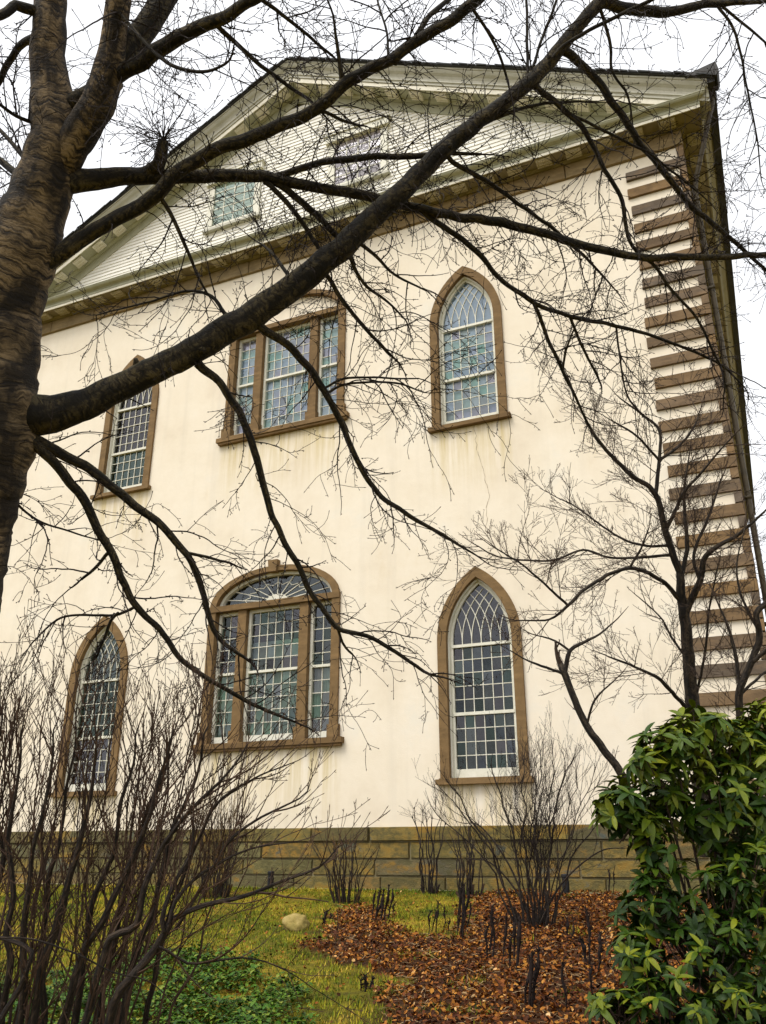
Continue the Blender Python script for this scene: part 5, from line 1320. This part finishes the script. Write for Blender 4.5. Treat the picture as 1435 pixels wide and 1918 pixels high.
# evergreen carpet
cov_pts = scatter(15000, -.5, 6.5, -10.2, -5.3, lambda x, y: is_cov(x, y) and noise.noise(Vector((x*2.4, y*2.4, 6))) > -.42)
V, Fc, Rn = [], [], []
lv, lf = leaf_shape(.045, .013, .4, .3, 3)
for i, (x, y) in enumerate(cov_pts):
    hgt = .03+.10*max(0, .55+noise.noise(Vector((x*2.4, y*2.4, 6))))*nr.uniform(.2, 1)
    m_ = np.array(Matrix.Rotation(nr.uniform(0, 6.28), 3, 'Z') @ Matrix.Rotation(nr.uniform(-.3, .9), 3, 'X'))
    s = nr.uniform(.7, 1.4)
    V.append(lv@m_.T*s+np.array([x, y, ground_z(x, y)+hgt])); Fc.append(lf+len(lv)*i); Rn.append(np.full(len(lv), nr.random()))
cov_mat = m_leaf('carpet_leaf', [(0, (.010, .036, .003)), (.5, (.034, .105, .005)), (.85, (.10, .18, .010)), (1, (.22, .24, .03))], rough=.45)
o = np_mesh('ground_cover', np.concatenate(V), np.concatenate(Fc), cov_mat, None, np.concatenate(Rn), True); tag(o, 'bright green evergreen carpet at the foot of the big shrub', 'ground cover'); o['kind'] = 'stuff'

# ------------------------------------------------------------------ small things
def bollard(label, spot):
    x, y, z_, _ = spot
    root = thing('bollard_light', label, 'bollard', (x, y, z_), 'bollard lights by the wall')
    def lathe(name, prof, n=16):
        mb = MB()
        for rr_, zz_ in prof:
            for k in range(n): mb.v.append((x+rr_*math.cos(2*math.pi*k/n), y+rr_*math.sin(2*math.pi*k/n), z_+zz_))
        for q in range(len(prof)-1):
            for k in range(n): mb.f.append((q*n+k, q*n+(k+1) % n, (q+1)*n+(k+1) % n, (q+1)*n+k)); mb.m.append(0)
        mb.f.append(tuple((len(prof)-1)*n+k for k in range(n))); mb.m.append(0)
        return mb.build(name, M['bollard'], root, False)
    lathe('post', [(.056, -.05), (.056, .17), (.052, .175)])
    lathe('lamp_head', [(.050, .175), (.050, .20), (.053, .20), (.053, .207), (.050, .207), (.050, .23)])
    lathe('cap', [(.058, .23), (.060, .235), (.060, .262), (.048, .275), (.01, .28)])
bollard('short black bollard light in front of the base beside the ochre shrub', SPOT['boll1'])
bollard('short black bollard light behind the tall vase-shaped shrub', SPOT['boll2'])

bm = bmesh.new(); bmesh.ops.create_icosphere(bm, subdivisions=4, radius=1)
x, y, z_, _ = SPOT['rock']
for v in bm.verts:
    q = v.co.copy(); k = 1+.26*noise.noise(q*1.4)+.10*noise.noise(q*3.5)+.02*noise.noise(q*11)
    v.co = Vector((x+q.x*k*.165, y+q.y*k*.14, z_+.05+q.z*k*.125))
me = bpy.data.meshes.new('boulder'); bm.to_mesh(me); bm.free(); me.materials.append(M['rock'])
me.polygons.foreach_set('use_smooth', [True]*len(me.polygons))
tag(link('boulder', me), 'rounded tan boulder lying in the lawn', 'rock')

NAMES = dict(A='thick cluster of black dead stalks just right of the fan-shaped shrub', B='tall cluster of black dead stalks at the bed edge below the pollarded shrub',
             C='thin black dead stalks in the grass patch between two leaf beds', D='tiny dead plant tuft on the grass tongue at the bottom', E='small dead plant tuft just right of the boulder',
             F='pair of tall dark dead stalks left of the vase-shaped shrub', G='stout dark dead stalks directly below the vase-shaped shrub', H='thickest black dead stalk bundle at the bottom of the leaf bed',
             I='single leaning black dead stalk right of the thickest bundle', J='short forked dead stalks just right of the vase-shaped shrub', K='long crooked dead stalks left of the rhododendron',
             L='dead stalks nearest the rhododendron leaves', M='two slim dead stakes standing before the stone base')
r = random.Random(12)
for key, lst in STALKS.items():
    root = thing('dead_perennial', NAMES[key], 'dead plant', lst[0][:3], 'dead perennials in the bed')
    for (x0, y0, z0, x1, y1, z1, rr_) in lst:
        b0 = Vector((x0, y0, z0-.03)); e = Vector((x1, y1, z1))
        k1 = b0.lerp(e, .4)+rvec(r)*.022; k2 = b0.lerp(e, .75)+rvec(r)*.022; e = e+rvec(r)*.02
        pts, rr = spline([(*b0, rr_*.5), (*k1, rr_*.45), (*k2, rr_*.85), (*e, rr_*.25)], .02)
        mb = MB(); mb.tube(pts, [q*(1+.25*noise.noise(Vector((i*.9, x0*9, 0)))) for i, q in enumerate(rr)], 7, wob=.25, seed=x0)
        # shrivelled seed bracts on the upper part
        for _ in range(26):
            k = r.randint(len(pts)//3, len(pts)-1); d = perp_dir((e-b0).normalized(), r, rad(r.uniform(15, 55)))
            q = pts[k]; l = r.uniform(.015, .05)
            mb.tube([q, q+d*l*.6, q+d*l+Vector((0, 0, -.004))], [rr_*.35, rr_*.3, .0008], 4)
        mb.build('stalk', M['dead'], root)
